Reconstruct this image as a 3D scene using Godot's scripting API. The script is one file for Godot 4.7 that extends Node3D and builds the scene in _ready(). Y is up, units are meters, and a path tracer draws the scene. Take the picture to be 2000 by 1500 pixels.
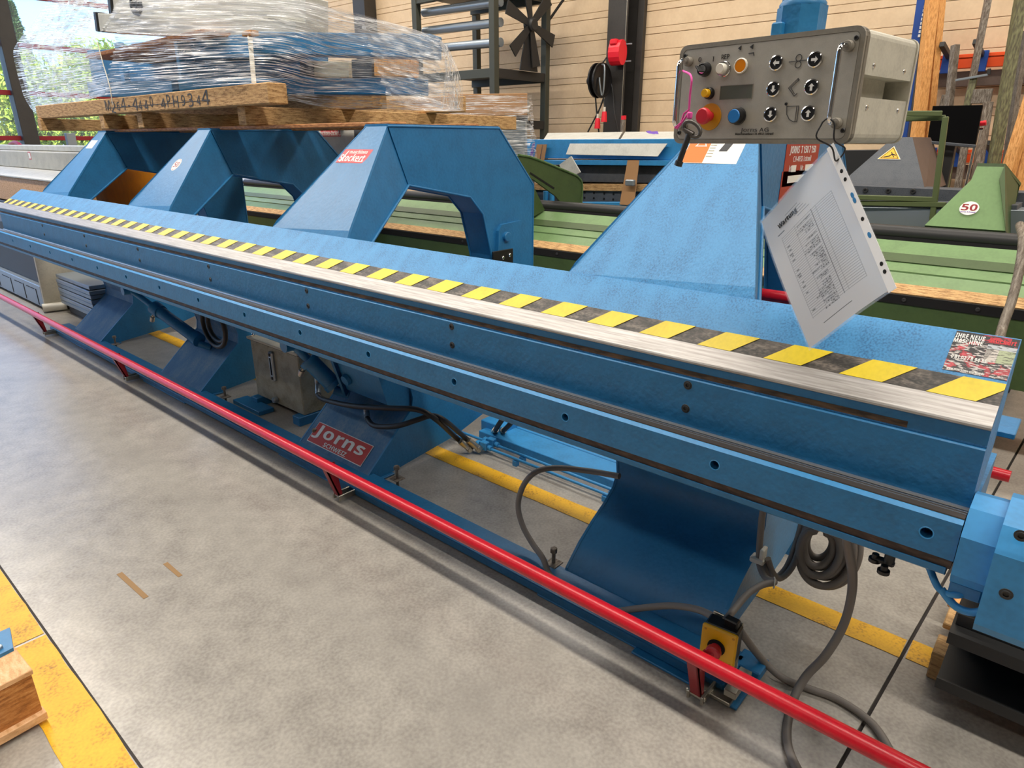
extends Node3D
# A long sheet-metal folding machine in a workshop hall. Units: metres, y up, +x along the machine towards the viewer's right.

var M := {}                 # materials by name
var ORG := Vector3.ZERO     # world base of the thing being built: vertices are stored relative to it
var names := {}
var rng := RandomNumberGenerator.new()

func _ready() -> void:
	rng.seed = 7
	view_and_light()
	make_materials()
	hall()
	outside()
	folding_machine()
	machine_fittings()
	control_panel()
	loads()
	background()
	foreground()

# ---------------------------------------------------------------- camera, sky, light
func view_and_light() -> void:
	var cam := Camera3D.new()
	cam.name = "camera"
	add_child(cam)
	cam.transform = Transform3D(Basis(Vector3(0.75324, 0, -0.65775), Vector3(-0.22573, 0.93926, -0.25851), Vector3(0.61780, 0.34319, 0.70749)).orthonormalized(), Vector3(0, 1.72, 0))
	cam.fov = 59.96
	cam.near = 0.02
	cam.far = 300.0
	cam.current = true
	var we := WorldEnvironment.new()
	we.name = "environment"
	var e := Environment.new()
	e.background_mode = Environment.BG_SKY
	var sky := Sky.new()
	var sm := ProceduralSkyMaterial.new()
	sm.sky_top_color = Color(0.34, 0.60, 0.98)
	sm.sky_horizon_color = Color(0.68, 0.86, 1.0)
	sm.ground_bottom_color = Color(0.35, 0.36, 0.33)
	sm.ground_horizon_color = Color(0.8, 0.85, 0.86)
	sm.sky_curve = 0.25
	sm.sky_energy_multiplier = SKY_E
	sm.ground_energy_multiplier = 1.0
	sky.sky_material = sm
	e.sky = sky
	e.tonemap_mode = Environment.TONE_MAPPER_LINEAR
	e.tonemap_exposure = EXPOSURE
	e.sdfgi_enabled = true
	e.ssao_enabled = true
	e.ssil_enabled = true
	we.environment = e
	add_child(we)
	var sun := DirectionalLight3D.new()
	sun.name = "sun"
	sun.light_energy = 3.0
	sun.light_color = Color(1.0, 0.95, 0.85)
	sun.shadow_enabled = true
	sun.light_angular_distance = 0.6
	add_child(sun)
	sun.look_at_from_position(Vector3(30, 40, 34), Vector3.ZERO, Vector3.UP)
	for s in STRIPS:
		light_strip(s[0], s[1], s[2], s[3], s[4])

const EXPOSURE := 1.16
const SKY_E := 1.55
# x centre, z centre, length, width, energy
const STRIPS := [[-4.5, -1.05, 22.0, 0.5, 90.0], [-4.5, -6.6, 22.0, 0.5, 64.0], [-4.5, 3.4, 22.0, 0.5, 11.0]]
const LIGHT_Y := 6.3

func light_strip(x: float, z: float, length: float, width: float, energy: float) -> void:
	var a := AreaLight3D.new()
	a.name = "strip_light"
	a.area_size = Vector2(length, width)
	a.light_energy = energy
	a.light_color = Color(1.0, 0.965, 0.92)
	a.area_range = 40.0
	a.shadow_enabled = true
	add_child(a, true)
	a.transform = Transform3D(Basis(Vector3.RIGHT, -PI / 2), Vector3(x, LIGHT_Y - 0.06, z))

# ---------------------------------------------------------------- scene-tree helpers
func numbered(called: String) -> String:
	var n: int = names.get(called, 0)
	names[called] = n + 1
	return called if n == 0 else "%s_%03d" % [called, n]

func tag(o: Node, label: String, category: String, group := "") -> void:
	o.set_meta("label", label)
	o.set_meta("category", category)
	if group != "":
		o.set_meta("group", group)

func thing(called: String, label: String, category: String, base: Vector3, group := "") -> Node3D:
	var o := Node3D.new()
	o.name = numbered(called)
	add_child(o)
	o.position = base
	ORG = base
	tag(o, label, category, group)
	return o

func single(called: String, label: String, category: String, base: Vector3, st: SurfaceTool, m: String, group := "") -> MeshInstance3D:
	# st must have been filled after ORG = base
	var o := MeshInstance3D.new()
	o.name = numbered(called)
	o.mesh = done(st)
	o.material_override = M[m]
	add_child(o)
	o.position = base
	tag(o, label, category, group)
	return o

func part(parent: Node, called: String, st: SurfaceTool, m: String, label := "") -> MeshInstance3D:
	var o := MeshInstance3D.new()
	o.name = called
	o.mesh = done(st)
	o.material_override = M[m]
	parent.add_child(o, true)
	if label != "":
		o.set_meta("label", label)
	return o

func struct(called: String, st: SurfaceTool, m: String) -> MeshInstance3D:
	var o := MeshInstance3D.new()
	o.name = called
	o.mesh = done(st)
	o.material_override = M[m]
	add_child(o)
	o.set_meta("kind", "structure")
	return o

# ---------------------------------------------------------------- mesh helpers
func mb() -> SurfaceTool:
	var st := SurfaceTool.new()
	st.begin(Mesh.PRIMITIVE_TRIANGLES)
	st.set_smooth_group(-1)
	return st

func done(st: SurfaceTool) -> ArrayMesh:
	st.generate_normals()
	return st.commit()

func v(st: SurfaceTool, p: Vector3) -> void:
	st.add_vertex(p - ORG)

func tri(st: SurfaceTool, a: Vector3, b: Vector3, c: Vector3) -> void:
	v(st, a); v(st, b); v(st, c)

func quad(st: SurfaceTool, a: Vector3, b: Vector3, c: Vector3, d: Vector3) -> void:
	tri(st, a, b, c); tri(st, a, c, d)

# triangle wound clockwise as seen from outside, away from the point "inside"
func otri(st: SurfaceTool, a: Vector3, b: Vector3, c: Vector3, inside: Vector3) -> void:
	if (b - a).cross(c - a).dot((a + b + c) / 3.0 - inside) > 0.0:
		tri(st, a, c, b)
	else:
		tri(st, a, b, c)

func oquad(st: SurfaceTool, a: Vector3, b: Vector3, c: Vector3, d: Vector3, inside: Vector3) -> void:
	otri(st, a, b, c, inside); otri(st, a, c, d, inside)

func box(st: SurfaceTool, c: Vector3, size: Vector3, bevel := 0.003, bs := Basis.IDENTITY) -> void:
	var h := size * 0.5
	var k: float = min(bevel, min(h.x, min(h.y, h.z)) * 0.6)
	st.set_smooth_group(-1)
	if k < 0.0004:
		var p := []
		for i in 8:
			p.append(c + bs * Vector3(h.x * (1 if i & 1 else -1), h.y * (1 if i & 2 else -1), h.z * (1 if i & 4 else -1)))
		for f in [[0, 1, 3, 2], [4, 5, 7, 6], [0, 1, 5, 4], [2, 3, 7, 6], [0, 2, 6, 4], [1, 3, 7, 5]]:
			oquad(st, p[f[0]], p[f[1]], p[f[2]], p[f[3]], c)
		return
	# q[i][a]: corner i pulled in on all axes but a
	var q := []
	for i in 8:
		var s := Vector3(1 if i & 1 else -1, 1 if i & 2 else -1, 1 if i & 4 else -1)
		var row := []
		for a in 3:
			var l := (h - Vector3.ONE * k) * s
			l[a] = h[a] * s[a]
			row.append(c + bs * l)
		q.append(row)
	for a in 3:
		var b1 := 1 << ((a + 1) % 3)
		var b2 := 1 << ((a + 2) % 3)
		for s in [0, 1 << a]:
			oquad(st, q[s][a], q[s | b1][a], q[s | b1 | b2][a], q[s | b2][a], c)
		# edges along axis a
		for s in [0, b1, b2, b1 | b2]:
			var a1 := (a + 1) % 3
			var a2 := (a + 2) % 3
			oquad(st, q[s][a1], q[s | (1 << a)][a1], q[s | (1 << a)][a2], q[s][a2], c)
	for i in 8:
		otri(st, q[i][0], q[i][1], q[i][2], c)

func span(st: SurfaceTool, a: Vector3, b: Vector3, bevel := 0.003) -> void:
	box(st, (a + b) * 0.5, (b - a).abs(), bevel)

# polygon of (z, y) points extruded along x from x0 to x1
func prism_x(st: SurfaceTool, zy: Array, x0: float, x1: float) -> void:
	var t := Transform3D(Basis(Vector3(0, 0, 1), Vector3(0, 1, 0), Vector3(1, 0, 0)), Vector3.ZERO)
	prism(st, zy, x0, x1, t)

# polygon (u, v) in the xy of t, extruded from d0 to d1 along its z
func prism(st: SurfaceTool, poly: Array, d0: float, d1: float, t: Transform3D) -> void:
	st.set_smooth_group(-1)
	var pts := PackedVector2Array()
	for p in poly:
		pts.append(p if p is Vector2 else Vector2(p[0], p[1]))
	if not Geometry2D.is_polygon_clockwise(pts):
		pts.reverse()
	var idx := Geometry2D.triangulate_polygon(pts)
	var hand: bool = t.basis.determinant() * (d1 - d0) > 0
	var n := pts.size()
	for k in range(0, idx.size(), 3):
		var tr := [pts[idx[k]], pts[idx[k + 1]], pts[idx[k + 2]]]
		if not Geometry2D.is_polygon_clockwise(PackedVector2Array(tr)):
			tr.reverse()
		for side in 2:
			var d: float = d1 if side else d0
			var w := []
			for p in tr:
				w.append(t * Vector3(p.x, p.y, d))
			if (side == 1) == hand:
				tri(st, w[0], w[1], w[2])
			else:
				tri(st, w[0], w[2], w[1])
	for k in n:
		var a: Vector2 = pts[k]
		var b: Vector2 = pts[(k + 1) % n]
		var a0 := t * Vector3(a.x, a.y, d0)
		var a1 := t * Vector3(a.x, a.y, d1)
		var b0 := t * Vector3(b.x, b.y, d0)
		var b1 := t * Vector3(b.x, b.y, d1)
		if hand:
			quad(st, a0, b0, b1, a1)
		else:
			quad(st, a0, a1, b1, b0)

# a flat plate with corners p (in order), thickened by th against its normal
func plate(st: SurfaceTool, p: Array, th: float) -> void:
	var n: Vector3 = (p[1] - p[0]).cross(p[2] - p[0]).normalized() * th
	var c := Vector3.ZERO
	for q in p:
		c += q
	c = c / p.size() + n * 0.5
	st.set_smooth_group(-1)
	for k in range(1, p.size() - 1):
		otri(st, p[0], p[k], p[k + 1], c)
		otri(st, p[0] + n, p[k] + n, p[k + 1] + n, c)
	for k in p.size():
		var a: Vector3 = p[k]
		var b: Vector3 = p[(k + 1) % p.size()]
		oquad(st, a, b, b + n, a + n, c)

func smooth_path(pts: Array, per := 6, closed := false) -> Array:
	var out := []
	var n := pts.size()
	for i in (n if closed else n - 1):
		var p0: Vector3 = pts[(i - 1 + n) % n] if closed or i > 0 else pts[0] * 2.0 - pts[1]
		var p1: Vector3 = pts[i]
		var p2: Vector3 = pts[(i + 1) % n]
		var p3: Vector3 = pts[(i + 2) % n] if closed or i < n - 2 else pts[n - 1] * 2.0 - pts[n - 2]
		for k in per:
			var t := float(k) / per
			out.append(0.5 * ((2.0 * p1) + (p2 - p0) * t + (2.0 * p0 - 5.0 * p1 + 4.0 * p2 - p3) * t * t + (3.0 * p1 - p0 - 3.0 * p2 + p3) * t * t * t))
	if not closed:
		out.append(pts[n - 1])
	return out

func tube(st: SurfaceTool, pts: Array, r: float, sides := 10, r2 := -1.0) -> void:
	var n := pts.size()
	var rings := []
	var up := Vector3.UP
	var d0: Vector3 = (pts[1] - pts[0]).normalized()
	if absf(d0.dot(up)) > 0.9:
		up = Vector3.RIGHT
	var u := d0.cross(up).normalized()
	for i in n:
		var d: Vector3 = (pts[min(i + 1, n - 1)] - pts[max(i - 1, 0)]).normalized()
		u = (u - d * u.dot(d)).normalized()
		var w := d.cross(u)
		var rr := r if r2 < 0.0 else lerpf(r, r2, float(i) / (n - 1))
		var ring := []
		for k in sides:
			var a := TAU * k / sides
			ring.append(pts[i] + (u * cos(a) + w * sin(a)) * rr)
		rings.append(ring)
	st.set_smooth_group(1)
	for i in n - 1:
		var mid: Vector3 = (pts[i] + pts[i + 1]) * 0.5
		for k in sides:
			var k2 := (k + 1) % sides
			oquad(st, rings[i][k], rings[i + 1][k], rings[i + 1][k2], rings[i][k2], mid)
	st.set_smooth_group(-1)
	for k in sides:
		otri(st, pts[0], rings[0][k], rings[0][(k + 1) % sides], pts[1])
		otri(st, pts[n - 1], rings[n - 1][k], rings[n - 1][(k + 1) % sides], pts[n - 2])

# profile of (radius, height) points turned about the z axis of t
func lathe(st: SurfaceTool, prof: Array, t: Transform3D, sides := 20, smooth := false) -> void:
	for i in prof.size() - 1:
		st.set_smooth_group(i + 2 if not smooth else 2)
		var r0: float = prof[i][0]
		var h0: float = prof[i][1]
		var r1: float = prof[i + 1][0]
		var h1: float = prof[i + 1][1]
		for k in sides:
			var a := TAU * k / sides
			var b := TAU * (k + 1) / sides
			var p := [t * Vector3(cos(a) * r0, sin(a) * r0, h0), t * Vector3(cos(b) * r0, sin(b) * r0, h0), t * Vector3(cos(b) * r1, sin(b) * r1, h1), t * Vector3(cos(a) * r1, sin(a) * r1, h1)]
			if r0 > 0.00001:
				tri(st, p[0], p[2], p[1])
			if r1 > 0.00001:
				tri(st, p[0], p[3], p[2])
	st.set_smooth_group(-1)

func frame_z(p: Vector3, n: Vector3, up := Vector3.UP) -> Transform3D:
	var z := n.normalized()
	var u := up
	if absf(u.dot(z)) > 0.98:
		u = Vector3.RIGHT
	var x := u.cross(z).normalized()
	return Transform3D(Basis(x, z.cross(x), z), p)

# grid surface from points p[i][j] with texture coordinates
func sheet(st: SurfaceTool, p: Array, us: float, vs: float, smooth := true) -> void:
	st.set_smooth_group(1 if smooth else -1)
	var ni := p.size()
	var nj: int = p[0].size()
	for i in ni - 1:
		for j in nj - 1:
			for c in [[0, 0], [1, 0], [1, 1], [0, 0], [1, 1], [0, 1]]:
				st.set_uv(Vector2(us * (i + c[0]) / (ni - 1), vs * (j + c[1]) / (nj - 1)))
				v(st, p[i + c[0]][j + c[1]])
	st.set_smooth_group(-1)

func letters(parent: Node, called: String, s: String, h: float, t: Transform3D, m: String, bold := false, squeeze := 1.0, depth := 0.0006) -> MeshInstance3D:
	var tm := TextMesh.new()
	tm.text = s
	var f := SystemFont.new()
	f.font_names = PackedStringArray(["Droid Sans"])
	if bold:
		f.font_weight = 700
	tm.font = f
	tm.font_size = 48
	tm.pixel_size = h / 35.0
	tm.depth = depth
	tm.curve_step = 4.0
	var o := MeshInstance3D.new()
	o.name = called
	o.mesh = tm
	o.material_override = M[m]
	parent.add_child(o, true)
	o.transform = Transform3D(t.basis * Basis.from_scale(Vector3(squeeze, 1, 1)), t.origin - ORG)
	return o

func screw(st: SurfaceTool, t: Transform3D, r: float, h: float) -> void:
	lathe(st, [[0.0, h * 0.45], [r * 0.42, h * 0.45], [r * 0.5, h], [r * 0.85, h], [r, h * 0.7], [r, 0.0]], t, 14)

func hexbolt(st: SurfaceTool, t: Transform3D, r: float, h: float) -> void:
	lathe(st, [[0.0, h], [r * 0.85, h], [r, h * 0.8], [r, 0.0]], t, 6)

# ---------------------------------------------------------------- materials
func noise_img(sd: int, freq: float, size := 512, oct := 4, kind := FastNoiseLite.TYPE_SIMPLEX_SMOOTH, sx := 1.0, sy := 1.0) -> PackedFloat32Array:
	var n := FastNoiseLite.new()
	n.seed = sd
	n.noise_type = kind
	n.frequency = freq
	n.fractal_octaves = oct
	var out := PackedFloat32Array()
	out.resize(size * size)
	if sx == 1.0 and sy == 1.0:
		var im := n.get_seamless_image(size, size, false, false, 0.15, true)
		var d := im.get_data()
		for i in size * size:
			out[i] = d[i] / 255.0
	else:
		var edge := int(size * 0.8)
		for y in size:
			var b := maxf(0.0, float(y - edge) / (size - edge))
			for x in size:
				var a := maxf(0.0, float(x - edge) / (size - edge))
				var q := n.get_noise_2d(x * sx, y * sy)
				if a > 0.0:
					q = lerpf(q, n.get_noise_2d((x - size) * sx, y * sy), a)
				if b > 0.0:
					var q2 := n.get_noise_2d(x * sx, (y - size) * sy)
					if a > 0.0:
						q2 = lerpf(q2, n.get_noise_2d((x - size) * sx, (y - size) * sy), a)
					q = lerpf(q, q2, b)
				out[y * size + x] = clampf(0.5 + 0.5 * q, 0, 1)
	return out

# texture whose colour runs through the ramp by a weighted sum of noises [seed, frequency, weight, contrast]
func ramp_tex(layers: Array, ramp: Array, size := 512, sx := 1.0, sy := 1.0) -> ImageTexture:
	var acc := PackedFloat32Array()
	acc.resize(size * size)
	for l in layers:
		var a := noise_img(l[0], l[1], size, 4, FastNoiseLite.TYPE_SIMPLEX_SMOOTH, sx, sy)
		for i in size * size:
			acc[i] += ((a[i] - 0.5) * l[3]) * l[2]
	var g := Gradient.new()
	g.offsets = PackedFloat32Array()
	var offs := PackedFloat32Array()
	var cols := PackedColorArray()
	for r in ramp:
		offs.append(r[0])
		cols.append(r[1])
	g.offsets = offs
	g.colors = cols
	var lut := []
	for i in 256:
		lut.append(g.sample(i / 255.0))
	var bytes := PackedByteArray()
	bytes.resize(size * size * 4)
	for i in size * size:
		var c: Color = lut[clampi(int((0.5 + acc[i]) * 255.0), 0, 255)]
		bytes[i * 4] = int(c.r * 255.0)
		bytes[i * 4 + 1] = int(c.g * 255.0)
		bytes[i * 4 + 2] = int(c.b * 255.0)
		bytes[i * 4 + 3] = int(c.a * 255.0)
	return ImageTexture.create_from_image(Image.create_from_data(size, size, false, Image.FORMAT_RGBA8, bytes))

func bump_tex(sd: int, freq: float, strength: float, size := 512, sx := 1.0, sy := 1.0) -> ImageTexture:
	var a := noise_img(sd, freq, size, 3, FastNoiseLite.TYPE_SIMPLEX_SMOOTH, sx, sy)
	var bytes := PackedByteArray()
	bytes.resize(size * size * 4)
	for i in size * size:
		var g := int(a[i] * 255.0)
		bytes[i * 4] = g; bytes[i * 4 + 1] = g; bytes[i * 4 + 2] = g; bytes[i * 4 + 3] = 255
	var im := Image.create_from_data(size, size, false, Image.FORMAT_RGBA8, bytes)
	im.bump_map_to_normal_map(strength)
	return ImageTexture.create_from_image(im)

func plain(called: String, c: Color, rough := 0.5, metal := 0.0) -> StandardMaterial3D:
	var m := StandardMaterial3D.new()
	m.albedo_color = c
	m.roughness = rough
	m.metallic = metal
	M[called] = m
	return m

func textured(called: String, tex: Texture2D, scale: float, rough := 0.5, metal := 0.0, c := Color.WHITE) -> StandardMaterial3D:
	var m := plain(called, c, rough, metal)
	m.albedo_texture = tex
	m.uv1_triplanar = true
	m.uv1_world_triplanar = true
	m.uv1_scale = Vector3.ONE * scale
	m.uv1_triplanar_sharpness = 4.0
	return m

func bumped(m: StandardMaterial3D, tex: Texture2D, k: float) -> void:
	m.normal_enabled = true
	m.normal_texture = tex
	m.normal_scale = k

func rgb(r: int, g: int, b: int, a := 255) -> Color:
	return Color8(r, g, b, a)

func make_materials() -> void:
	var peel := bump_tex(3, 0.06, 2.0)
	var fine := ramp_tex([[1, 0.01, 0.7, 1.0], [2, 0.07, 0.5, 1.0]], [[0.0, Color(0.86, 0.86, 0.86)], [0.5, Color(0.95, 0.95, 0.95)], [1.0, Color.WHITE]])
	var speck := ramp_tex([[5, 0.012, 0.5, 1.0], [6, 0.16, 0.9, 1.3]], [[0.0, Color(0.62, 0.66, 0.70)], [0.35, Color(0.88, 0.9, 0.92)], [0.6, Color(0.97, 0.97, 0.97)], [1.0, Color.WHITE]])
	var m := textured("blue", fine, 1.3, 0.42, 0.0, rgb(40, 122, 176))
	bumped(m, peel, 0.25)
	m = textured("blue_worn", speck, 1.7, 0.5, 0.0, rgb(68, 148, 204))
	bumped(m, peel, 0.35)
	textured("blue_light", fine, 1.3, 0.4, 0.0, rgb(58, 150, 212))
	textured("blue_dusty", ramp_tex([[15, 0.01, 0.8, 1.2], [16, 0.09, 0.5, 1.2]], [[0.0, rgb(46, 96, 142)], [0.45, rgb(64, 110, 150)], [1.0, rgb(112, 134, 156)]]), 1.1, 0.6)
	textured("green", fine, 1.0, 0.45, 0.0, rgb(118, 152, 98))
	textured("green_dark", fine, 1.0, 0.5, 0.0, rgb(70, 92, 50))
	textured("anthracite", speck, 1.6, 0.6, 0.0, rgb(84, 88, 94))
	textured("brown_paint", fine, 1.0, 0.6, 0.0, rgb(108, 90, 80))
	textured("orange_paint", fine, 1.0, 0.5, 0.0, rgb(222, 140, 14))
	textured("white_paint", fine, 1.1, 0.5, 0.0, rgb(206, 206, 198))
	textured("cream_paint", fine, 1.1, 0.5, 0.0, rgb(196, 190, 172))
	textured("tank_grey", ramp_tex([[31, 0.012, 0.8, 1.1], [32, 0.07, 0.4, 1.0]], [[0.0, rgb(120, 116, 100)], [0.5, rgb(146, 142, 124)], [1.0, rgb(160, 156, 140)]]), 1.5, 0.6)
	textured("panel_grey", ramp_tex([[41, 0.02, 0.5, 1.0], [42, 0.2, 0.5, 1.0]], [[0.0, rgb(164, 160, 150)], [1.0, rgb(184, 180, 170)]]), 4.0, 0.4, 0.1)
	textured("panel_case", fine, 3.0, 0.55, 0.0, rgb(204, 200, 184))
	textured("panel_bezel", fine, 3.0, 0.5, 0.0, rgb(140, 134, 122))
	textured("red_paint", fine, 2.0, 0.3, 0.0, rgb(206, 26, 44))
	plain("red_dark", rgb(140, 22, 32), 0.45)
	plain("red_plastic", rgb(196, 36, 50), 0.35)
	plain("red_bright", rgb(232, 30, 50), 0.4)
	plain("yellow_plastic", rgb(232, 176, 8), 0.4)
	plain("amber", rgb(224, 132, 10), 0.25)
	plain("ochre", rgb(196, 140, 16), 0.4)
	plain("black_plastic", rgb(22, 22, 24), 0.4)
	plain("rubber", rgb(28, 28, 30), 0.55)
	plain("black_steel", rgb(44, 44, 44), 0.5)
	plain("hole_black", rgb(8, 8, 9), 0.9)
	plain("cable_grey", rgb(124, 118, 112), 0.55)
	plain("white_plastic", rgb(226, 222, 208), 0.4)
	plain("key_steel", rgb(96, 92, 88), 0.4, 0.6)
	plain("pink", rgb(236, 84, 168), 0.7)
	plain("blue_cap", rgb(30, 118, 190), 0.4)
	plain("purple", rgb(108, 74, 170), 0.7)
	plain("lcd", rgb(96, 100, 92), 0.15)
	plain("screen_black", rgb(5, 5, 6), 0.5).metallic_specular = 0.15
	plain("ink", rgb(24, 24, 26), 0.7)
	plain("ink_grey", rgb(70, 70, 72), 0.7)
	plain("ink_white", rgb(236, 236, 232), 0.6)
	plain("ink_silver", rgb(186, 186, 184), 0.35, 0.5)
	plain("chrome", rgb(226, 226, 226), 0.12, 1.0)
	plain("zinc", rgb(176, 172, 160), 0.35, 0.9)
	plain("brass", rgb(172, 150, 110), 0.35, 0.9)
	plain("orange_label", rgb(240, 118, 20), 0.5)
	plain("label_white", rgb(238, 236, 228), 0.5)
	plain("label_red", rgb(200, 32, 44), 0.45)
	plain("plate_red", rgb(168, 40, 30), 0.4, 0.2)
	plain("warning_yellow", rgb(240, 180, 10), 0.5)
	plain("sky_blue_hose", rgb(60, 142, 196), 0.45)
	plain("aluminium", rgb(180, 184, 188), 0.35, 0.85)
	plain("galvanised", rgb(150, 160, 168), 0.4, 0.6)
	plain("dark_rail", rgb(96, 88, 82), 0.45, 0.6)
	plain("frame_green", rgb(94, 106, 66), 0.5)
	plain("rack_dark", rgb(64, 66, 56), 0.55)
	plain("rack_blue", rgb(24, 70, 150), 0.5)
	plain("rack_orange", rgb(240, 84, 26), 0.5)
	plain("lamp_glow", rgb(255, 250, 240), 0.5)
	M["lamp_glow"].emission_enabled = true
	M["lamp_glow"].emission = Color(1.0, 0.96, 0.9)
	M["lamp_glow"].emission_energy_multiplier = 1.5
	# brushed bare steel of the clamping edge: long streaks
	var brushed := ramp_tex([[51, 0.01, 1.0, 1.5], [52, 0.04, 0.6, 1.4]], [[0.0, rgb(138, 134, 130)], [0.45, rgb(170, 166, 162)], [1.0, rgb(200, 198, 196)]], 512, 0.25, 14.0)
	m = textured("bare_steel", brushed, 1.6, 0.5, 0.55)
	m = textured("tape_dark", ramp_tex([[53, 0.01, 1.0, 1.6], [54, 0.06, 0.8, 1.5]], [[0.0, rgb(36, 34, 32)], [0.42, rgb(66, 62, 57)], [0.7, rgb(96, 88, 80)], [1.0, rgb(126, 116, 106)]], 512, 1.0, 4.0), 1.9, 0.5)
	textured("tape_yellow", fine, 2.0, 0.45, 0.0, rgb(246, 218, 40))
	textured("residue", ramp_tex([[55, 0.02, 1.0, 1.8]], [[0.0, rgb(48, 38, 30)], [0.5, rgb(84, 66, 50)], [1.0, rgb(110, 84, 60)]], 256, 1.0, 6.0), 2.4, 0.7)
	textured("rust_band", ramp_tex([[57, 0.02, 1.0, 1.6]], [[0.0, rgb(46, 34, 30)], [0.6, rgb(76, 56, 46)], [1.0, rgb(104, 80, 64)]], 256, 1.0, 5.0), 2.4, 0.6)
	# concrete
	var conc := ramp_tex([[61, 0.005, 0.35, 1.2], [62, 0.02, 0.35, 1.2], [63, 0.16, 0.55, 1.2]], [[0.0, rgb(130, 125, 117)], [0.35, rgb(152, 147, 139)], [0.6, rgb(165, 160, 151)], [1.0, rgb(184, 179, 169)]], 1024)
	m = textured("concrete", conc, 0.36, 0.30)
	m.metallic_specular = 0.6
	bumped(m, bump_tex(64, 0.05, 1.0), 0.12)
	textured("floor_yellow", ramp_tex([[65, 0.012, 0.5, 1.2], [66, 0.12, 0.5, 1.4]], [[0.0, rgb(140, 104, 28)], [0.22, rgb(196, 144, 22)], [0.42, rgb(226, 170, 20)], [1.0, rgb(238, 186, 30)]], 512), 1.1, 0.5)
	plain("joint", rgb(58, 54, 52), 0.9)
	plain("tape_brown", rgb(150, 116, 70), 0.6)
	# wall panels
	textured("wall_beige", ramp_tex([[71, 0.01, 0.7, 1.0], [72, 0.06, 0.4, 1.0]], [[0.0, rgb(214, 186, 150)], [1.0, rgb(232, 206, 170)]]), 0.6, 0.6)
	textured("wall_groove", fine, 0.6, 0.8, 0.0, rgb(96, 78, 60))
	textured("column_black", fine, 0.8, 0.5, 0.0, rgb(58, 55, 52))
	textured("roof_grey", fine, 0.5, 0.8, 0.0, rgb(96, 94, 92))
	textured("wall_grey", fine, 0.5, 0.8, 0.0, rgb(120, 116, 110))
	# timber
	textured("timber", ramp_tex([[81, 0.02, 0.9, 1.5], [82, 0.09, 0.6, 1.5]], [[0.0, rgb(128, 92, 54)], [0.4, rgb(186, 146, 96)], [0.7, rgb(208, 168, 114)], [1.0, rgb(220, 184, 134)]], 512, 1.0, 7.0), 1.0, 0.75)
	textured("timber_orange", ramp_tex([[83, 0.02, 0.9, 1.5], [84, 0.09, 0.5, 1.4]], [[0.0, rgb(176, 116, 56)], [0.5, rgb(226, 162, 92)], [1.0, rgb(240, 184, 118)]], 512, 7.0, 1.0), 1.0, 0.7)
	textured("plywood", ramp_tex([[85, 0.02, 0.9, 1.6], [86, 0.12, 0.5, 1.5]], [[0.0, rgb(132, 80, 38)], [0.5, rgb(186, 122, 62)], [1.0, rgb(210, 158, 100)]], 512, 1.0, 5.0), 1.4, 0.6)
	textured("plywood_pale", ramp_tex([[87, 0.02, 0.9, 1.4], [88, 0.12, 0.5, 1.5]], [[0.0, rgb(196, 146, 98)], [0.5, rgb(226, 178, 128)], [1.0, rgb(238, 198, 154)]], 512, 1.0, 4.0), 1.2, 0.65)
	textured("old_steel", ramp_tex([[91, 0.02, 0.9, 1.6], [92, 0.1, 0.6, 1.5]], [[0.0, rgb(84, 72, 62)], [0.5, rgb(126, 116, 104)], [1.0, rgb(164, 156, 144)]], 512, 5.0, 1.0), 1.2, 0.55, 0.3)
	textured("mossy_bar", ramp_tex([[93, 0.03, 1.0, 1.6]], [[0.0, rgb(70, 62, 48)], [0.5, rgb(104, 102, 70)], [1.0, rgb(136, 136, 96)]], 256, 5.0, 1.0), 1.4, 0.6)
	plain("cardboard", rgb(176, 134, 92), 0.8)
	# stretch film: streaks of folded film over clear film, by texture coordinates
	m = plain("film", Color(1, 1, 1, 1), 0.12)
	m.albedo_texture = ramp_tex([[101, 0.012, 1.0, 1.9], [102, 0.05, 0.7, 1.7]], [[0.0, Color(0.9, 0.94, 0.98, 0.02)], [0.46, Color(0.92, 0.95, 0.98, 0.07)], [0.58, Color(0.95, 0.96, 0.97, 0.24)], [0.67, Color(0.97, 0.97, 0.97, 0.66)], [1.0, Color(1, 1, 1, 0.9)]], 1024, 0.11, 4.0)
	m.transparency = BaseMaterial3D.TRANSPARENCY_ALPHA
	m.cull_mode = BaseMaterial3D.CULL_DISABLED
	m.texture_repeat = true
	bumped(m, bump_tex(103, 0.02, 8.0, 512, 0.2, 6.0), 0.8)
	m = plain("clear_sleeve", Color(0.93, 0.94, 0.95, 0.07), 0.2)
	m.transparency = BaseMaterial3D.TRANSPARENCY_ALPHA
	m = plain("glass", Color(0.9, 0.97, 1.0, 0.08), 0.02)
	m.transparency = BaseMaterial3D.TRANSPARENCY_ALPHA
	m = plain("paper", rgb(226, 226, 226), 0.8)
	m = plain("leaf_bright", rgb(152, 176, 66), 0.7)
	m.backlight_enabled = true
	m.backlight = Color(0.3, 0.36, 0.1)
	m = plain("leaf_deep", rgb(84, 118, 70), 0.7)
	m.backlight_enabled = true
	m.backlight = Color(0.16, 0.24, 0.1)
	plain("bark", rgb(84, 66, 50), 0.9)
	textured("gravel", fine, 0.6, 0.9, 0.0, rgb(150, 146, 134))

# ---------------------------------------------------------------- the hall
const WALL_Z := -9.3
const END_X := -17.0

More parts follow.
